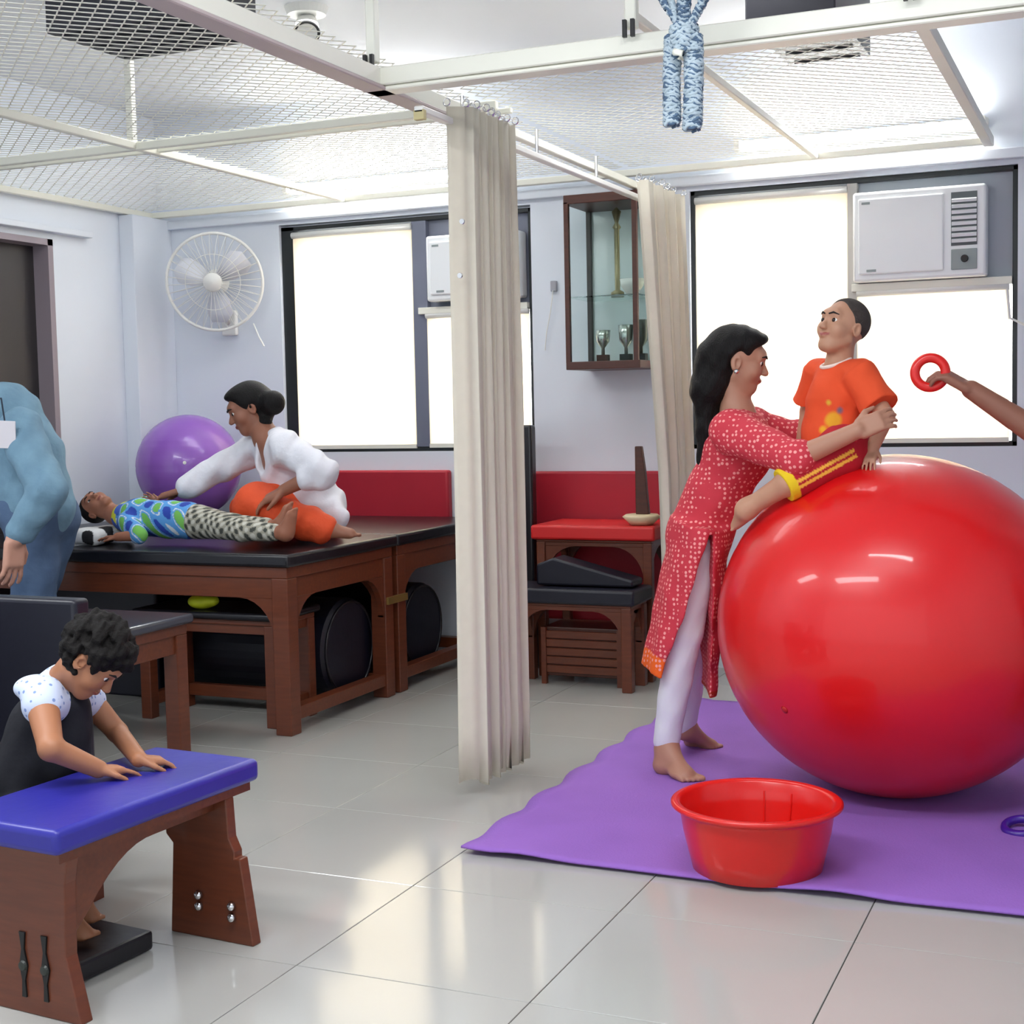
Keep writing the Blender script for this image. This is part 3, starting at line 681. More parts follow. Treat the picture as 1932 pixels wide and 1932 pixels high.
braid([P(1296, 60, Y=Yr), P(1338, -20, Y=Yr), P(1365, -90, Y=Yr)], .009, 8, RB, RWh, 'rope_strap', 9, .004)
braid([P(1290, 60, Y=Yr), P(1291, -90, Y=Yr)], .014, 8, RWh, RB, 'rope_strap', 8, .004)
braid([P(1280, 60, Y=Yr), P(1262, -20, Y=Yr), P(1255, -90, Y=Yr)], .006, 6, RWh, RWh, 'rope_strap', 8, .004)
MB().tube([P(1272, 98, Y=Yr-.035), P(1286, 100, Y=Yr-.04), P(1284, 112, Y=Yr-.035)], .009, 8).obj('knot_tie', CREAM, rp, smooth=True)
# ================================================================= BLUE BENCH AND BOY'S CHAIR
bz = .405
A = P(490, 1430, Z=bz); B = P(105, 1570, Z=bz); C_ = P(332, 1400, Z=bz)
ey = nrm((A-B)*[1, 1, 0]); ex = V(ey[1], -ey[0], 0); Lb = np.linalg.norm((A-B)[:2]); Wb = .315
def BT(v):   # bench local (x across from the right edge leftwards negative, y along from near corner, z)
    return V(B[0], B[1], 0)+ex*v[0]+ey*v[1]+V(0, 0, v[2])
RB_ = np.array([ex, ey, V(0, 0, 1)]).T
bb_ = thing('blue_bench', 'small wooden bench with a blue padded top under the leaning boy', 'bench', BT(V(-.16, .3, 0)))
def tb_(c, d): return MB().box(BT(V(*c)), d, R=RB_)
tb_((-Wb/2, Lb/2, bz-.026), (Wb, Lb, .052)).obj('padded_top', BLUEV, bb_, bev=.014, seg=4)
tb_((-Wb/2, Lb/2, bz-.062), (Wb-.03, Lb-.04, .02)).obj('top_board', WOODX, bb_)
zb = bz-.072
def sideboard(y, nm, grp):
    out = [(-.065, zb), (-.06, zb-.09), (-.045, zb-.12), (-.045, zb-.135), (-.03, zb-.135), (.0, .0), (-.24, .0), (-.225, zb-.12), (-.245, zb-.1), (-.25, zb)]
    out = [(a_+.05, b_) for a_, b_ in out]
    MB().prism(out, 'y', y, y+.03, T=BT).obj('side_board', WOOD, bb_, bev=.003)
    for (x, z) in ((-.10, .075), (-.005, .062)):
        o_ = BT(V(x, y-.004 if grp else y+.034, z)); dn = -ey if grp else ey
        s_ = MB().lathe([(0, .01), (.008, .008), (.012, 0)], o_, 16, Rz(dn)).obj('bolt', CHROME, bb_, smooth=True)
        MB().lathe([(0, .01), (.008, .008), (.012, 0)], o_+V(0, 0, .026), 16, Rz(dn)).obj('bolt', CHROME, bb_, smooth=True)
sideboard(Lb-.11, 'far', True); 
out = [(-.02, zb), (-.03, zb-.05), (-.035, zb-.2), (.0, .0), (-.3, .0), (-.27, zb-.2), (-.28, zb)]
MB().prism(out, 'y', .045, .078, T=BT).obj('side_board', WOOD, bb_, bev=.003)
for x in (-.15, -.09):
    pl = MB().prism([(x-.006, .035), (x+.006, .035), (x+.004, .07), (x+.012, .10), (x+.004, .135), (x+.008, .17), (x-.008, .17), (x-.003, .135), (x-.010, .10), (x-.004, .07)], 'y', .041, .046, T=BT).obj('slot_inlay', BLACK, bb_)
    MB().lathe([(0, .006), (.009, .005), (.012, 0)], BT(V(x, .042, .10)), 14, Rz(-ey)).obj('bolt', mat('green_black', (40, 46, 40), .4), bb_)
rail_ = [(.075, zb), (Lb-.11, zb), (Lb-.11, zb-.03)]+[(Lb-.13-u*(Lb-.26), zb-.03-.10*max(0, (u-.5)*2)**2) for u in np.linspace(0, 1, 14)]+[(.075, zb-.18)]
MB().prism([(p_[0], p_[1]) for p_ in rail_], 'x', -.075, -.05, T=BT).obj('arched_rail', WOODX, bb_, bev=.002)
MB().prism([(p_[0], p_[1]) for p_ in rail_], 'x', -.26, -.235, T=BT).obj('arched_rail', WOODX, bb_, bev=.002)
# foot board
fa = P(290, 1762, Z=.03); 
ft = thing('foot_board', 'black padded foot board on the floor under the blue bench', 'foot board', (fa[0]-.15, fa[1]-.12, 0))
MB().box((fa[0]-.16, fa[1]-.115, .024), (.32, .235, .045), rz=radians(-6)).obj('foot_pad', BLACKV, ft, bev=.008)
# boy's chair: padded back and side
ch = thing('corner_chair', 'navy padded chair with high sides around the leaning boy', 'chair', (-2.7, 2.5, 0))
q = P(155, 1130, Y=2.83)
MB().bb((-3.05, 2.80, .12), (q[0], 2.86, q[2])).obj('side_panel', NAVYV, ch, bev=.012, seg=3)
MB().bb((-3.08, 2.12, .12), (-3.02, 2.86, q[2])).obj('backrest', NAVYV, ch, bev=.012, seg=3)
MB().bb((-3.05, 2.18, .17), (-2.32, 2.80, .235)).obj('seat', NAVYV, ch, bev=.012, seg=3)
for x in (-3.0, -2.40):
    for y in (2.2, 2.74): MB().bb((x, y, 0), (x+.045, y+.045, .17)).obj('leg', WOOD, ch)

# ================================================================= PEOPLE
SK = lambda n, rgb: mat('skin_'+n, (255, 255, 255), .5, vcol=True, var=.06, vscale=30)
def body_tools(): pass
def hd(F, c, fwd, up, s, neck=None, nr=.26):
    """head of height s; returns a local (right, forward, up) -> room map and its rotation"""
    f = nrm(fwd); u = np.array(up, float); u = nrm(u-f*(u@f)); r = np.cross(f, u); R = np.array([r, f, u]).T
    c = np.array(c, float)
    def L(x, y, z): return c+R@V(x, y, z)*s
    E_ = lambda p, q, k=.03, sub=False: F.ell(L(*p), V(*q)*s, R, k*s, sub)
    E_((0, -.07, .12), (.335, .40, .365), .05)
    E_((0, .08, -.12), (.275, .27, .34), .10)
    E_((0, .19, -.37), (.14, .14, .12), .10)
    E_((0, .30, .14), (.21, .09, .10), .08)
    for q in (-1, 1):
        E_((q*.16, .22, -.10), (.12, .12, .13), .08)
        F.cone(L(q*.22, -.02, -.22), L(q*.07, .22, -.40), .07*s, .06*s, .08*s)
        E_((q*.135, .395, .03), (.085, .055, .045), .04, True)
        E_((q*.335, -.05, -.03), (.035, .085, .125), .02)
        E_((q*.345, -.03, -.02), (.02, .045, .07), .02, True)
    for q in (-1, 1): E_((q*.132, .285, .078), (.085, .055, .035), .015)
    F.cone(L(0, .33, .06), L(0, .42, -.11), .03*s, .05*s, .04*s)
    for q in (-1, 1): E_((q*.045, .395, -.125), (.035, .04, .03), .03)
    E_((0, .335, -.225), (.105, .05, .022), .02); E_((0, .335, -.262), (.08, .05, .026), .02)
    if neck is not None: F.cone(L(0, -.10, -.25), neck, nr*s, nr*1.05*s, .08*s)
    return L, R
def face_bits(t, L, R, s, hair=(22, 18, 18), white=(235, 230, 225)):
    for q in (-1, 1):
        MB().lathe([(sin(a)*.058*s, -cos(a)*.058*s) for a in np.linspace(0, pi, 9)], L(q*.132, .288, .028), 14, R@np.array([[1, 0, 0], [0, 0, 1], [0, -1, 0]]).T).obj('eye', mat('eye_white', white, .25), t, smooth=True)
        MB().lathe([(sin(a)*.042*s, -cos(a)*.042*s) for a in np.linspace(0, pi, 9)], L(q*.132, .316, .024), 12, R).obj('iris', mat('iris_dark', (40, 24, 18), .2), t, smooth=True)
        MB().tube([L(q*.05, .400, .112), L(q*.13, .382, .142), L(q*.215, .322, .122)], [.012*s, .018*s, .008*s], 6).obj('eyebrow', mat('brow_hair', hair, .8), t, smooth=True)
def lips(L, s, rgb, w=.085, up=.0):
    return [(L(x, .375-abs(x)*.35, -.243+up*abs(x)), .034*s if abs(x) < .06 else .024*s, rgb) for x in np.linspace(-w, w, 9)]
def hand(F, w, d, n, L, thumb=1, curl=25, spread=7, curls=None):
    d = nrm(d); n = np.array(n, float); n = nrm(n-d*(n@d)); t = np.cross(d, n)*thumb; R = np.array([t, d, n]).T; w = np.array(w, float)
    F.rbox(w+d*.27*L, R, V(.215, .27, .085)*L, .07*L, .04*L)
    F.ell(w+d*.2*L+t*.14*L+n*.04*L, V(.1, .2, .09)*L, R, .04*L)
    for i, (o, ln) in enumerate(((.165, .38), (.055, .44), (-.055, .41), (-.165, .32))):
        b = w+d*.52*L+t*o*L; c = curls[i] if curls else curl+i*3; a = radians(spread)*(1.5-i)
        dd = nrm(d*cos(a)+t*sin(a)); p = b; r0 = .052*L
        for j, f_ in enumerate((.45, .30, .25)):
            ang = radians(c*(.45+.5*j)) if j else radians(c*.5)
            e = nrm(dd*cos(ang)+n*sin(ang)); q = p+e*ln*L*f_
            F.cone(p, q, r0*(1-.1*j), r0*(.9-.1*j), .012*L if j else .03*L); p = q; dd_ = e
            dd = nrm(dd*cos(ang*.5)+n*sin(ang*.5))
    b = w+d*.12*L+t*.17*L+n*.03*L; q = b+nrm(d*.75+t*.6+n*.25)*.24*L; e = q+nrm(d*.95+t*.15+n*.3)*.2*L
    F.cone(b, q, .08*L, .062*L, .04*L).cone(q, e, .06*L, .045*L, .01*L)
def foot(F, ank, heel, toe, L=None, r=.03):
    ank, heel, toe = [np.array(a, float) for a in (ank, heel, toe)]; d = nrm((toe-heel)*V(1, 1, 1)); ln = np.linalg.norm(toe-heel)
    sd = nrm(np.cross(d, V(0, 0, 1))); upv = np.cross(sd, d); R = np.array([sd, d, upv]).T
    F.ell(heel+d*.14*ln+upv*.12*ln, V(.13, .16, .14)*ln, R, .03)
    F.cone(ank, heel+d*.25*ln+upv*.16*ln, r, .13*ln, .03)
    F.cone(ank+d*.02, heel+d*.70*ln+upv*.09*ln, r*.9, .10*ln, .03)
    F.ell(heel+d*.62*ln+upv*.085*ln, V(.19, .22, .085)*ln, R, .03)
    for i, o in enumerate((-.14, -.06, .01, .08, .145)):
        l_ = (.93, .93, .90, .86, .81)[i]; F.cone(heel+d*.74*ln+sd*o*ln+upv*.06*ln, heel+d*l_*ln+sd*o*1.05*ln+upv*.045*ln, .05*ln, (.052 if i == 0 else .036)*ln, .006)
def paint(base, *spots):
    """base colour plus soft coloured spots (centre, radius, colour): lips, nails, prints"""
    base = np.array(s2l(base))
    def f(v):
        c = np.tile(base, (len(v), 1))
        for p, r, rgb in spots:
            d = np.linalg.norm(v-np.array(p), axis=1); a = np.clip((r-d)/(r*.35), 0, 1)[:, None]; c = c*(1-a)+np.array(s2l(rgb))*a
        return c
    return f
PLAIN = mat('vertex_cloth', (255, 255, 255), .85, vcol=True, var=.08, vscale=25, bump=.25, bscale=22)
HAIR = mat('black_hair', (20, 17, 17), .5, spec=.22, rgb2=(12, 10, 10), vscale=30, stretch=(4, 4, .6), bump=.5, bscale=90)
def dotted(name, rgb, dot, scale, thr, rough=.8):
    m = bpy.data.materials.new(name); m.use_nodes = True; nt = m.node_tree; L = nt.links.new; b = nt.nodes['Principled BSDF']
    b.inputs['Roughness'].default_value = rough
    tc = nt.nodes.new('ShaderNodeTexCoord'); v = nt.nodes.new('ShaderNodeTexVoronoi'); v.inputs['Scale'].default_value = scale; v.inputs['Randomness'].default_value = .35
    L(tc.outputs['Object'], v.inputs['Vector'])
    r = nt.nodes.new('ShaderNodeMapRange'); r.inputs[1].default_value = thr; r.inputs[2].default_value = thr+.06; r.inputs[3].default_value = 1; r.inputs[4].default_value = 0
    L(v.outputs['Distance'], r.inputs[0]); mx = nt.nodes.new('ShaderNodeMix'); mx.data_type = 'RGBA'
    a = nt.nodes.new('ShaderNodeVertexColor'); a.layer_name = 'Col'; L(a.outputs[0], mx.inputs[6]); mx.inputs[7].default_value = (*s2l(dot), 1)
    mu = nt.nodes.new('ShaderNodeMath'); mu.operation = 'MULTIPLY'; L(r.outputs[0], mu.inputs[0]); L(a.outputs['Alpha'], mu.inputs[1]); L(mu.outputs[0], mx.inputs[0])
    L(mx.outputs[2], b.inputs['Base Color']); return m
# ---------------------------------------------------------------- woman in the dotted red kurta
wt = thing('person', 'woman with long black hair in a dotted red kurta holding the boy on the ball', 'person', (-1.32, 4.45, 0))
Y = 4.43
F_ = Fld(.005); s = .205
nb = P(1392, 785, Y=Y)
L, R = hd(F_, P(1396, 682, Y=Y), V(.93, .24, -.20), V(.2, 0, 1), s, nb, .215)
chest = P(1394, 845, Y=Y); waist = P(1350, 935, Y=Y); hips = P(1322, 1005, Y=Y)
shN = P(1382, 815, Y=4.29); shF = P(1412, 806, Y=4.57)
elN, wrN = P(1500, 866, Y=4.16), P(1618, 812, Y=4.14); elF, wrF = P(1490, 828, Y=4.62), P(1560, 800, Y=4.58)
F_.chain([nb, chest, waist, hips], [.055, .088, .078, .09], .03).cone(shN, shF, .045, .045, .03)
F_.chain([shN, elN, wrN], [.045, .035, .024], .01).chain([shF, elF, wrF], [.045, .035, .024], .01)
hand(F_, wrN, P(1680, 786, Y=4.17)-wrN, V(.25, 1, -.1), .145, 1, curl=38, spread=3)
hand(F_, wrF, V(1, -.1, 0), V(0, -1, 0), .16, -1, curl=30)
f1h, f1t = P(1238, 1462, Z=.0), P(1318, 1486, Z=.0); f2h, f2t = P(1292, 1412, Z=.0), P(1362, 1420, Z=.0)
hN, kN, aN = P(1312, 1035, Y=4.40), P(1290, 1195, Y=4.37), P(1256, 1412, Y=4.37)
hF, kF, aF = P(1315, 1045, Y=4.52), P(1312, 1200, Y=4.6), P(1290, 1375, Y=4.66)
F_.chain([hN, kN, aN], [.075, .048, .03]).chain([hF, kF, aF], [.075, .048, .03])
up_ = V(0, 0, .012)
foot(F_, aN, f1h+up_, f1t+up_, r=.032); foot(F_, aF, f2h+up_, f2t+up_, r=.032)
lip = L(0, .40, -.25)
F_.mesh('body', SK('tan', 0), wt, col=paint((186, 136, 112), *lips(L, s, (150, 72, 68))))
face_bits(wt, L, R, s)
K = Fld(.005)
K.chain([P(1400, 822, Y=Y), chest, waist, hips], [.080, .106, .096, .106], .03).cone(shN, shF, .066, .066, .03)
K.cone(shN, elN, .068, .052, .02).cone(elN, elN+(wrN-elN)*.06, .052, .055, .01)
K.cone(shF, elF, .064, .058, .02).cone(elF, elF+(wrF-elF)*.25, .058, .055, .01)
bt, bb2 = P(1292, 985, Y=Y), P(1219, 1258, Y=Y); ftp, fb = P(1352, 985, Y=Y), P(1333, 1318, Y=Y)
K.ecc(P(1322, 985, Y=4.42), P(1277, 1295, Y=4.42), (.092, .165), (.124, .17), RT, .03, fold=(.006, 9))
K.half(P(1213, 1250, Y=4.42), nrm(-V(0, 0, 1)-RT*.0+RT*-.55))
K.ecc(P(1329, 996, Y=4.42), P(1276, 1330, Y=4.42), (.006, .6), (.100, .6), RT, .006, True)
K.ell(L(0, .0, -.72), (.05, .06, .05), None, .02, True)
def kcol(v):
    base = np.tile(np.array([*s2l((206, 54, 70))]), (len(v), 1))
    for a_, b_ in ((bt, bb2), (ftp, fb)):
        ax = b_-a_; t_ = (v-a_)@ax/(ax@ax); hem = (t_ > (.83 if b_ is bb2 else .93)) & (v[:, 2] < .42) & (((v-P(1277, 1250, Y=4.42))@RT < 0) == (b_ is bb2)); base[hem] = s2l((240, 98, 20) if b_ is bb2 else (190, 50, 20))
    return base
KUR = dotted('dotted_kurta_cloth', (196, 44, 62), (246, 160, 156), 66, .29)
K.mesh('kurta', KUR, wt, wob=(.0025, 32), col=kcol)
T = Fld(.006)
T.chain([hN, kN, P(1257, 1398, Y=4.37)], [.080, .060, .042]).chain([hF, kF, P(1291, 1368, Y=4.655)], [.080, .058, .042])
T.half(P(1256, 1402, Y=4.37), (0, 0, -1)) if False else None
T.mesh('churidar_trousers', mat('white_cotton', (232, 232, 238), .8, var=.03, bump=.3, bscale=25), wt, wob=(.0015, 40))
Hh = Fld(.005)
Hh.ell(L(0, -.12, .16), V(.39, .44, .40)*s, R, .02).ell(L(0, .08, .36), V(.30, .30, .17)*s, R, .02)
Hh.cone(L(.0, -.42, .0), L(0, -.42, -.5), .28*s, .24*s, .03)
Hh.cone(L(.14, -.22, -.0), L(.12, -.30, -.45), .20*s, .2*s, .03)
Hh.chain([L(0, -.42, -.5), P(1334, 812, Y=4.40), P(1320, 872, Y=4.38)], [.24*s, .030, .012], .03)
Hh.ell(L(0, .42, -.16), V(.5, .34, .52)*s, R, .02, True).ell(L(.36, .0, -.02), V(.16, .13, .17)*s, R, .02, True).ell(L(-.36, .0, -.02), V(.16, .13, .17)*s, R, .02, True)
Hh.mesh('hair', HAIR, wt, wob=(.0018, 70))
MB().lathe([(0, .004), (.007, .003), (.008, 0)], L(.385, -.02, -.15), 12, Rz(R[:, 0])).obj('earring', CHROME, wt, smooth=True)
# ---------------------------------------------------------------- boy on the ball
ot = thing('person', 'small boy in an orange shirt and red shorts sitting on the red ball', 'person', P(1600, 860, Y=4.38))
F_ = Fld(.004); s = .180
fw_ = nrm(-RT*.82-V(FW[0], FW[1], 0)*.5+V(0, 0, .30)); up_h = nrm(V(0, 0, 1)+RT*.32+V(FW[0], FW[1], 0)*.1)
nb = P(1582, 692, Y=4.40)
L, R = hd(F_, P(1588, 618, Y=4.385), fw_, up_h, s, nb, .22)
ch_, be, hp = P(1584, 748, Y=4.40), P(1578, 815, Y=4.40), P(1596, 852, Y=4.40)
sN, sF = P(1622, 708, Y=4.33), P(1546, 704, Y=4.48); eN, wN = P(1672, 786, Y=4.27), P(1646, 846, Y=4.25); eF, wF = P(1524, 775, Y=4.52), P(1512, 838, Y=4.5)
F_.chain([nb, ch_, be, hp], [.035, .07, .066, .07], .02).cone(sN, sF, .032, .032, .02)
F_.chain([sN, eN, wN], [.032, .025, .019], .008).chain([sF, eF, wF], [.03, .024, .019], .008)
hand(F_, wN, P(1640, 872, Y=4.22)-wN, V(0, .5, -1), .085, 1, curl=12)
hand(F_, wF, V(-.1, -.1, -1), V(-1, 0, 0), .10, 1, curl=30)
h1, k1, a1 = P(1592, 850, Y=4.26), P(1488, 910, Y=4.16), P(1412, 958, Y=4.19)
F_.chain([h1, k1, a1], [.055, .036, .026], .02).chain([P(1600, 862, Y=4.46), P(1540, 878, Y=4.55), P(1590, 870, Y=4.64)], [.05, .036, .025], .02)
tz = P(1380, 1004, Y=4.22)
foot(F_, a1, P(1420, 968, Y=4.23), tz, r=.026)
F_.mesh('body', SK('x', 0), ot, col=paint((196, 146, 118), *lips(L, s, (168, 88, 84), .11, .25)))
face_bits(ot, L, R, s, hair=(90, 70, 60))
Sh = Fld(.004)
Sh.chain([P(1582, 708, Y=4.40), ch_, be, P(1577, 834, Y=4.38)], [.062, .094, .102, .104], .02).cone(sN, sF, .050, .048, .02)
Sh.ecc(sN, sN+(eN-sN)*.78, (.050, .05), (.058, .056), RT, .02).ecc(sF, sF+(eF-sF)*.8, (.046, .046), (.054, .052), RT, .02)
Sh.ell(P(1578, 676, Y=4.385), (.05, .05, .04), None, .01, True)
pc_ = P(1572, 792, Y=4.295); p2 = P(1560, 745, Y=4.30); p3 = P(1585, 775, Y=4.295)
Sh.mesh('t_shirt', PLAIN, ot, wob=(.002, 45), col=paint((238, 84, 40), (pc_+V(0, 0, .0), .03, (236, 170, 40)), (P(1555, 812, Y=4.295), .018, (240, 180, 40)), (p3, .016, (120, 110, 130)), (P(1561, 760, Y=4.295), .014, (226, 190, 60)), (P(1592, 790, Y=4.295), .010, (60, 50, 60)), (P(1532, 792, Y=4.36), .014, (190, 120, 130)), (P(1540, 832, Y=4.33), .014, (40, 36, 40)), (P(1530, 828, Y=4.33), .008, (235, 235, 235)), (P(1612, 770, Y=4.295), .012, (214, 60, 70))))
MB().torus(P(1577, 684, Y=4.385), .045, .006, Rz(nrm(V(-.25, -.25, 1))), 30, 8).obj('collar', mat('white_rib', (245, 225, 215), .8), ot, smooth=True)
So = Fld(.004)
So.ell(hp+V(0, 0, -.01), (.095, .09, .075), None, .03).cone(hp, h1, .085, .078, .03).ecc(h1, P(1478, 917, Y=4.155), (.074, .074), (.050, .052), V(0, 1, 0), .02).cone(P(1600, 858, Y=4.46), P(1545, 878, Y=4.55), .072, .05, .02)
ax = nrm(P(1478, 917, Y=4.155)-h1); nn = nrm(np.cross(ax, V(FW[0], FW[1], 0)));
if nn[2] < 0: nn = -nn
def scol(v):
    c = np.tile(np.array(s2l((186, 18, 40))), (len(v), 1)); t_ = (v-h1)@ax; o_ = (v-h1)@nn; near = ((v-h1)@V(FW[0], FW[1], 0)) < 0
    for a_, b_ in ((-.026, -.016), (-.008, .002), ):
        c[(o_ > a_) & (o_ < b_) & near & (t_ > .0)] = s2l((250, 190, 70))
    c[t_ > np.linalg.norm(P(1478, 917, Y=4.155)-h1)-.026] = s2l((240, 205, 30)); return c
So.mesh('shorts', PLAIN, ot, col=scol)
Hh = Fld(.004); Hh.ell(L(0, -.09, .15), V(.350, .42, .375)*s, R, .01).ell(L(0, .40, -.02), V(.6, .42, .40)*s, R, .01, True).ell(L(0, -.0, -.35), V(.6, .6, .33)*s, R, .01, True).ell(L(0, .34, .28), V(.4, .18, .24)*s, R, .01, True)
Hh.mesh('hair', mat('cropped_hair', (66, 58, 54), .8, var=.3, vscale=60, bump=.5, bscale=300), ot)
# ---------------------------------------------------------------- man in denim
dt = thing('person', 'man in blue denim shirt and jeans bending over at the left edge', 'person', (-3.55, 4.22, 0))
F_ = Fld(.006); s = .225
nb = P(-30, 775, Y=4.2)
L, R = hd(F_, P(-85, 770, Y=4.15), V(-.75, -.45, -.55), V(-.35, -.1, 1), s, nb, .27)
F_.chain([nb, P(12, 800, Y=4.2), P(50, 870, Y=4.2), P(68, 968, Y=4.2)], [.06, .11, .11, .12], .03)
sN, eN, wN = P(38, 812, Y=4.05), P(88, 925, Y=3.98), P(28, 1018, Y=3.92); sF, eF, wF = P(-30, 830, Y=4.33), P(-20, 940, Y=4.33), P(-60, 1040, Y=4.2)
F_.chain([sN, eN, wN], [.05, .04, .032]).chain([sF, eF, wF], [.05, .04, .032])
hand(F_, wN, V(-.12, -.02, -1), V(-1, .2, 0), .19, 1, curl=20); hand(F_, wF, V(-.1, 0, -1), V(-1, 0, 0), .18, 1, curl=20)
hp = P(68, 970, Y=4.2)
legs = []
for dy, dx in ((-.02, .0), (.09, -.12)):
    h0 = hp+V(0, dy, -.02); kk_ = V(hp[0]+dx-.01, hp[1]+dy, .48); an = V(hp[0]+dx+.02, hp[1]+dy, .09); legs.append((h0, kk_, an))
    F_.chain([h0, kk_, an], [.08, .055, .038]); foot(F_, an, an+V(.05, 0, -.075), an+V(-.2, -.01, -.075), r=.035)
F_.mesh('body', SK('x', 0), dt, col=paint((214, 160, 138), *lips(L, s, (170, 90, 84))))
face_bits(dt, L, R, s)
DEN = mat('denim_shirt', (130, 166, 186), .85, rgb2=(96, 130, 154), vscale=14, bump=.5, bscale=26)
Sh = Fld(.006)
Sh.chain([P(-22, 790, Y=4.2), P(10, 792, Y=4.2), P(52, 862, Y=4.2), P(70, 955, Y=4.2)], [.10, .135, .132, .138], .03)
Sh.chain([sN, eN, P(40, 1000, Y=3.94)], [.085, .066, .055], .03).chain([sF, eF, P(-50, 1010, Y=4.25)], [.085, .064, .05], .03)
Sh.mesh('denim_shirt', DEN, dt, wob=(.0045, 30))
Je = Fld(.006)
for h0, kk_, an in legs: Je.chain([h0, kk_, an+V(0, 0, .02)], [.105, .078, .06], .03)
Je.ell(hp+V(0, 0, .01), (.14, .145, .12), None, .03)
Je.mesh('jeans', mat('jeans_denim', (92, 116, 148), .85, rgb2=(70, 92, 124), vscale=12, bump=.5, bscale=24), dt, wob=(.004, 26))
Hh = Fld(.006); Hh.ell(L(0, -.10, .15), V(.37, .43, .395)*s, R, .01).ell(L(0, .42, -.12), V(.5, .36, .46)*s, R, .01, True); Hh.mesh('hair', HAIR, dt)
ic = P(10, 820, Y=3.94); MB().box(ic, (.075, .004, .10), R=Rz((.12, -.1, 1), (.9, .4, 0))).obj('name_card', mat('white_card', (225, 220, 226), .4), dt, bev=.002)
MB().tube([ic+V(0, 0, .05), ic+V(-.03, .02, .13), P(-40, 760, Y=4.1)], .003, 6).obj('lanyard', mat('dark_ribbon', (30, 44, 60), .7), dt)
# ---------------------------------------------------------------- boy leaning on the blue bench
bt_ = thing('person', 'curly haired toddler in navy vest leaning with both hands on the blue bench', 'person', P(60, 1560, Y=2.54))
F_ = Fld(.004); s = .165
fw_ = nrm(RT*.66-V(FW[0], FW[1], 0)*.12+V(0, 0, -.76)); up_h = nrm(RT*.72+V(0, 0, .66))
nb = P(118, 1292, Y=2.54)
L, R = hd(F_, P(176, 1248, Y=2.53), fw_, up_h, s, nb, .24)
ch_, be, hp = P(92, 1360, Y=2.54), P(68, 1450, Y=2.54), V(*P(48, 1540, Y=2.54))
sN, eN, wN = P(80, 1330, Y=2.43), P(96, 1412, Y=2.36), P(186, 1451, Z=.432); sF, eF, wF = P(168, 1322, Y=2.66), P(222, 1382, Y=2.68), P(262, 1432, Z=.432)
F_.chain([nb, ch_, be, hp], [.04, .07, .066, .07], .02).cone(sN, sF, .032, .032, .02)
F_.chain([sN, eN, wN], [.036, .027, .020], .008).chain([sF, eF, wF], [.032, .024, .019], .008)
hand(F_, wN, P(240, 1452, Z=.418)-wN, V(0, 0, -1), .105, -1, curl=14); hand(F_, wF, P(315, 1436, Z=.418)-wF, V(0, 0, -1), .105, -1, curl=34)
kx = V(-2.27, 2.44, .295); an = P(108, 1700, Y=2.40); kx2 = V(-2.3, 2.56, .29); an2 = an+V(-.04, .10, 0)
F_.chain([hp, kx, an], [.06, .038, .024], .02).chain([hp+V(0, .06, 0), kx2, an2], [.06, .038, .024], .02)
foot(F_, an, V(an[0]-.03, an[1], .062), V(an[0]+.09, an[1]+.02, .062), r=.022); foot(F_, an2, V(an2[0]-.03, an2[1], .062), V(an2[0]+.07, an2[1]+.01, .062), r=.022)
F_.mesh('body', SK('x', 0), bt_, col=paint((176, 118, 84), *lips(L, s, (150, 78, 66))))
face_bits(bt_, L, R, s)
Sh = Fld(.004)
Sh.cone(P(100, 1316, Y=2.54), ch_, .060, .076, .02).cone(sN, sF, .045, .040, .02).ell(P(70, 1298, Y=2.45), (.055, .045, .03), None, .02)
Sh.cone(nb, ch_, .05, .07, .02)
Sh.mesh('printed_shirt', dotted('printed_blue_white', (0, 0, 0), (128, 150, 200), 60, .22), bt_, col=paint((206, 216, 240)))
Ve = Fld(.004)
Ve.chain([P(88, 1372, Y=2.54), be, hp], [.088, .096, .105], .02).cone(P(128, 1335, Y=2.52), P(122, 1420, Y=2.52), .052, .06, .03)
Ve.cone(hp, kx, .085, .06, .02).cone(hp+V(0, .06, 0), kx2, .08, .055, .02)
Ve.mesh('navy_vest', mat('navy_cloth', (15, 15, 26), .85, var=.2, bump=.3, bscale=25), bt_, wob=(.002, 40))
Hh = Fld(.004)
Hh.ell(L(0, -.08, .17), V(.38, .44, .39)*s, R, .01)
rg = np.random.default_rng(5)
for i in range(230):
    a = rg.normal(size=3); a /= np.linalg.norm(a); q_ = V(a[0]*.38, -.08+a[1]*.44, .17+a[2]*.40)
    if (q_[1] > .16 and q_[2] < .26) or q_[2] < -.22: continue
    if abs(q_[0]) > .26 and q_[2] < .06 and q_[1] > -.2: continue
    Hh.ell(L(*q_), V(.085, .085, .085)*s*rg.uniform(.8, 1.45), None, .004)
Hh.ell(L(0, .46, -.14), V(.5, .34, .36)*s, R, .01, True).ell(L(.37, -.02, -.03), V(.14, .13, .15)*s, R, .01, True)
Hh.mesh('curly_hair', mat('curly_black_hair', (22, 19, 18), .75, var=.4, vscale=40, bump=.4, bscale=120, spec=.2), bt_, wob=(.003, 140))
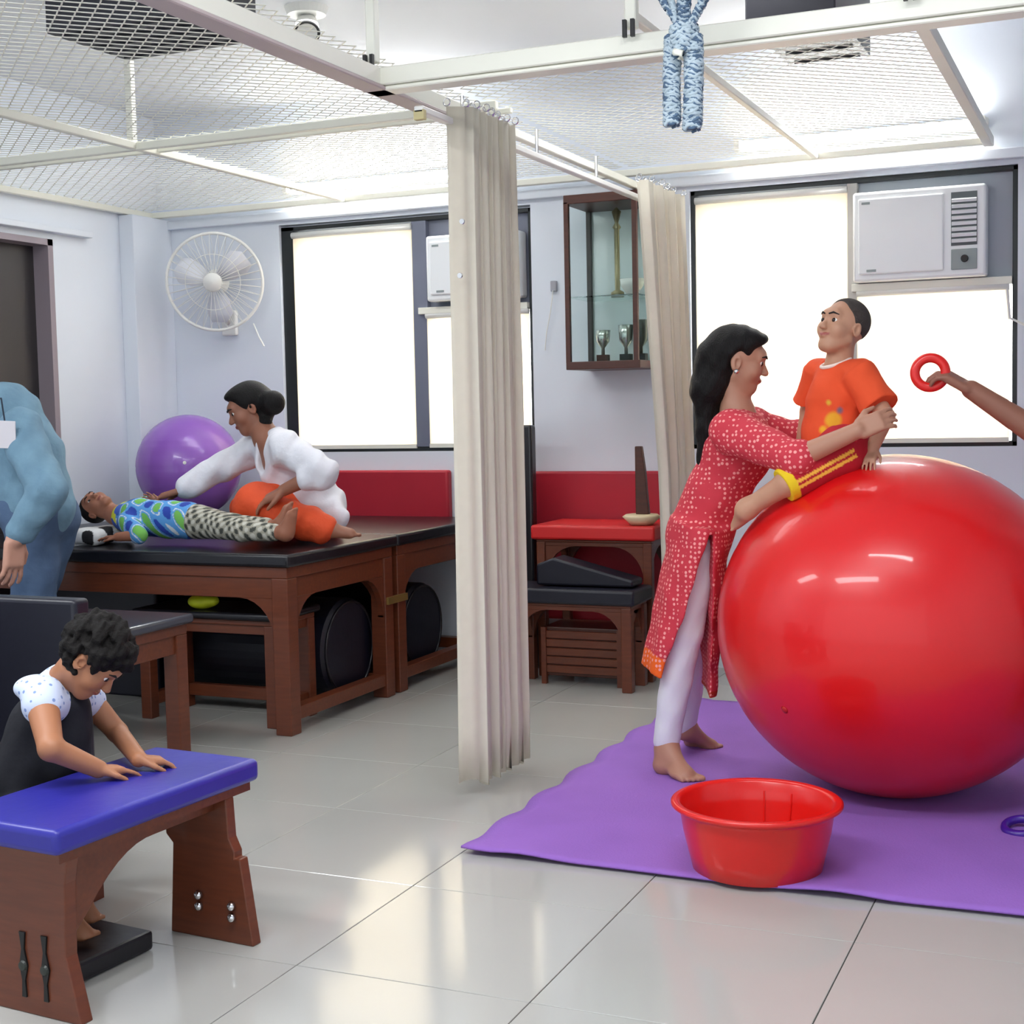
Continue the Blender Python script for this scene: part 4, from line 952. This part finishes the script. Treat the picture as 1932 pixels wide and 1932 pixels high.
# ---------------------------------------------------------------- woman in white
kt = thing('person', 'woman in white coat and orange trousers kneeling on the table, hair in a bun', 'person', P(560, 1000, Y=5.0))
F_ = Fld(.005); s = .205
nb = P(503, 828, Y=5.0)
L, R = hd(F_, P(468, 773, Y=5.0), -RT*.85+V(0, 0, -.38)-V(FW[0], FW[1], 0)*.25, V(0, 0, 1)-RT*.38, s, nb, .24)
ch_, wa, hp = P(540, 872, Y=5.0), P(575, 915, Y=5.04), P(592, 950, Y=5.06)
F_.chain([nb, ch_, wa, hp], [.05, .09, .085, .1], .03)
sN, eN, wN = P(545, 850, Y=4.87), P(602, 893, Y=4.80), P(535, 925, Y=4.78); sF, eF, wF = P(492, 842, Y=5.1), P(425, 878, Y=5.0), P(342, 925, Y=4.88)
F_.cone(sN, sF, .045, .045, .03).chain([sN, eN, wN], [.042, .034, .024]).chain([sF, eF, wF], [.042, .034, .024])
hand(F_, wN, P(498, 945, Y=4.76)-wN, V(-.3, .2, -1), .16, 1, curl=25); hand(F_, wF, P(300, 938, Y=4.84)-wF, V(0, 0, -1), .16, -1, curl=20)
kN_, aN_ = P(470, 952, Y=4.86), P(606, 996, Y=4.80); kF_, aF_ = P(470, 968, Y=5.1), P(620, 985, Y=5.15)
for z_ in (kN_, aN_, kF_, aF_): z_[2] = max(z_[2], .745)
F_.chain([hp, kN_, aN_], [.08, .055, .035]).chain([hp, kF_, aF_], [.08, .055, .035])
foot(F_, aN_, aN_+V(.0, 0, -.03), aN_+V(.15, .05, -.04), r=.03)
F_.mesh('body', SK('x', 0), kt, col=paint((150, 98, 76), *lips(L, s, (130, 60, 60))))
face_bits(kt, L, R, s)
WH = mat('white_coat_cloth', (226, 226, 234), .8, var=.04, bump=.5, bscale=24)
Sh = Fld(.005)
Sh.chain([P(525, 850, Y=5.0), ch_, wa, P(596, 955, Y=5.06)], [.095, .12, .118, .125], .03).chain([sN, eN+V(.02, 0, 0), eN+(wN-eN)*.25], [.07, .060, .056], .02)
Sh.chain([sF, eF, wF+(eF-wF)*.12], [.068, .060, .052], .02).cone(sN, sF, .07, .07, .03)
Sh.cone(P(610, 955, Y=5.04), P(640, 975, Y=4.95), .08, .04, .03)
Sh.ell(P(488, 850, Y=4.90), (.035, .07, .10), None, .02, True)
Sh.mesh('white_coat', WH, kt, wob=(.006, 34))
Tr = Fld(.005)
Tr.chain([hp, kN_+V(.02, 0, .0), aN_], [.105, .084, .062], .02).chain([hp, kF_, aF_], [.1, .08, .06], .02)
Tr.mesh('orange_trousers', mat('orange_cloth', (232, 84, 40), .75, var=.12, bump=.7, bscale=18), kt, wob=(.006, 28))
Hh = Fld(.005); Hh.ell(L(0, -.11, .16), V(.37, .44, .40)*s, R, .02).ell(L(0, .10, .36), V(.28, .26, .15)*s, R, .02).ell(P(515, 760, Y=5.0), (.05, .045, .05), None, .02).cone(L(0, -.35, -.0), P(515, 760, Y=5.0), .06, .04, .02).cone(L(0, -.3, -.1), P(500, 795, Y=5.0), .05, .03, .02)
Hh.ell(L(0, .42, -.15), V(.5, .33, .50)*s, R, .02, True); Hh.mesh('hair', HAIR, kt)
# ---------------------------------------------------------------- child lying on the table
lt_ = thing('person', 'small child in yellow and blue shirt lying on the large dark table', 'person', P(330, 1000, Y=4.72))
F_ = Fld(.004); s = .155
def PT(x, y, Y_, r=0):
    p_ = P(x, y, Y=Y_); p_[2] = max(p_[2], .690+r); return p_
nb = PT(218, 972, 4.72, .03)
L, R = hd(F_, PT(183, 955, 4.72, .07), V(.1, -.62, .75), V(-1, -.1, .12), s, nb, .24)
ch_, be, hp = PT(262, 976, 4.72, .06), PT(320, 980, 4.72, .06), PT(372, 984, 4.72, .06)
F_.chain([nb, ch_, be, hp], [.035, .058, .055, .06], .02)
sN = PT(240, 985, 4.64, .03); eN = PT(262, 1010, 4.58, .025); wN = PT(222, 1013, 4.55, .022)
sF = PT(240, 965, 4.80, .05); eF = PT(285, 950, 4.84, .06); wF = PT(300, 955, 4.82, .08)
F_.chain([sN, eN, wN], [.03, .024, .018]).chain([sF, eF, wF], [.03, .024, .018])
hand(F_, wN, V(-1, -.1, -.05), V(0, 0, -1), .09, 1, curl=15); hand(F_, wF, V(-.6, -.1, .5), V(0, -1, 0), .09, 1, curl=40)
k1, a1 = PT(455, 1000, 4.60, .034), PT(538, 1006, 4.58, .026); k2, a2 = PT(440, 990, 4.70, .034), PT(530, 994, 4.68, .026)
F_.chain([hp, k1, a1], [.05, .036, .024]).chain([hp, k2, a2], [.05, .036, .024])
foot(F_, a1, a1+V(.02, 0, -.02), a1+V(.05, -.01, .10), r=.022); foot(F_, a2, a2+V(.02, 0, -.02), a2+V(.05, 0, .10), r=.022)
F_.mesh('body', SK('x', 0), lt_, col=paint((160, 104, 80), *lips(L, s, (140, 70, 64))))
face_bits(lt_, L, R, s)
Sh = Fld(.004)
Sh.chain([PT(238, 976, 4.72, .06), ch_, be, PT(355, 982, 4.72, .06)], [.060, .075, .074, .076], .02).cone(sN, eN, .042, .036, .02).cone(sF, eF, .042, .036, .02)
def lcol(v):
    x_ = (v[:, 0]-PT(215, 976, 4.72)[0]); q_ = np.sin(v[:, 0]*75+v[:, 2]*61)+np.sin(v[:, 1]*68-v[:, 0]*43+1); c = np.tile(np.array(s2l((92, 160, 226))), (len(v), 1))
    c[q_ > .9] = s2l((120, 190, 90)); c[q_ < -1.0] = s2l((40, 70, 170)); c[(q_ > .2) & (q_ < .5)] = s2l((225, 232, 240)); c[x_ < .055] = s2l((216, 216, 60)); c[(x_ < .11) & (q_ < -.5)] = s2l((70, 100, 190)); return c
Sh.mesh('bright_shirt', PLAIN, lt_, col=lcol)
Tr = Fld(.004); Tr.chain([hp, k1, k1+(a1-k1)*.75], [.066, .042, .034], .02).chain([hp, k2, k2+(a2-k2)*.7], [.066, .042, .034], .02)
def camo(v):
    q_ = np.sin(v[:, 0]*150+v[:, 2]*110+2*np.sin(v[:, 0]*40))+np.sin(v[:, 1]*120-v[:, 0]*104+v[:, 2]*135); c = np.tile(np.array(s2l((168, 164, 148))), (len(v), 1)); c[q_ > .6] = s2l((70, 72, 66)); c[q_ < -.8] = s2l((206, 204, 192)); return c
Tr.mesh('camouflage_trousers', PLAIN, lt_, col=camo)
Hh = Fld(.004); Hh.ell(L(0, -.12, .15), V(.36, .42, .385)*s, R, .01).ell(L(0, .42, -.10), V(.5, .40, .42)*s, R, .01, True); Hh.mesh('hair', HAIR, lt_)
pi_ = Fld(.005); pp = P(178, 1002, Y=4.62); pp[2] = .722
pi_.rbox(pp+V(-.02, .06, 0), np.eye(3), V(.085, .13, .032), .03)
def cow(v):
    q_ = np.sin(v[:, 0]*44+1)+np.sin(v[:, 1]*52+v[:, 0]*20); c = np.tile(np.array(s2l((232, 232, 232))), (len(v), 1)); c[q_ > .75] = s2l((26, 26, 30)); return c
po = pi_.mesh('pillow', PLAIN, None, wob=(.003, 30), col=cow); props(po, 'small black and white spotted pillow under the lying child', 'pillow')
# ---------------------------------------------------------------- person holding the ring (mostly outside the photograph)
rt = thing('person', 'person whose bare forearm reaches in from the right edge holding the red ring', 'person', (.2, 4.2, 0))
F_ = Fld(.005); s = .215
w_r = P(1832, 735, Y=4.11); el = P(1990, 838, Y=4.13); sh_ = V(.06, 4.08, 1.30); 
L, R = hd(F_, V(.17, 4.22, 1.50), V(-1, .1, -.1), V(0, 0, 1), s, V(.2, 4.22, 1.33), .26)
F_.chain([V(.2, 4.22, 1.33), V(.2, 4.22, 1.2), V(.2, 4.22, 1.02), V(.2, 4.22, .86)], [.06, .11, .1, .12], .03)
F_.chain([sh_, el, w_r], [.045, .040, .026]).chain([V(.2, 4.38, 1.27), V(.25, 4.44, 1.02), V(.2, 4.42, .82)], [.045, .036, .026])
F_.cone(sh_, V(.2, 4.38, 1.27), .045, .045, .03)
hd_ = P(1780, 706, Y=4.10)-w_r
hand(F_, w_r, hd_, V(-.1, .25, -1), .15, -1, curl=62, spread=3); hand(F_, V(.2, 4.42, .82), V(0, 0, -1), V(-1, 0, 0), .17, 1, curl=20)
for dy in (-.09, .09):
    F_.chain([V(.2, 4.22+dy, .84), V(.19, 4.22+dy, .46), V(.21, 4.22+dy, .09)], [.08, .052, .035]); foot(F_, V(.21, 4.22+dy, .09), V(.25, 4.22+dy, .016), V(.02, 4.22+dy, .016), r=.034)
F_.mesh('body', SK('x', 0), rt, col=paint((142, 92, 74), *lips(L, s, (130, 64, 60))))
face_bits(rt, L, R, s)
Sh = Fld(.007); Sh.chain([V(.2, 4.22, 1.24), V(.2, 4.22, 1.1), V(.2, 4.22, .9), V(.2, 4.22, .8)], [.12, .13, .13, .15], .03).cone(sh_, V(.2, 4.38, 1.27), .062, .062, .03).cone(sh_, sh_+(el-sh_)*.5, .06, .055, .02).cone(V(.2, 4.38, 1.27), V(.23, 4.42, 1.12), .06, .055, .02)
Sh.mesh('shirt', mat('grey_blue_shirt', (120, 132, 150), .8, bump=.4, bscale=24), rt, wob=(.003, 30))
Tr = Fld(.007)
for dy in (-.09, .09): Tr.chain([V(.2, 4.22+dy, .84), V(.19, 4.22+dy, .46), V(.21, 4.22+dy, .12)], [.105, .08, .06], .03)
Tr.mesh('trousers', mat('dark_trousers', (50, 52, 62), .85), rt)
Hh = Fld(.006); Hh.ell(L(0, -.10, .15), V(.37, .43, .395)*s, R, .01).ell(L(0, .42, -.12), V(.5, .36, .46)*s, R, .01, True); Hh.mesh('hair', HAIR, rt)
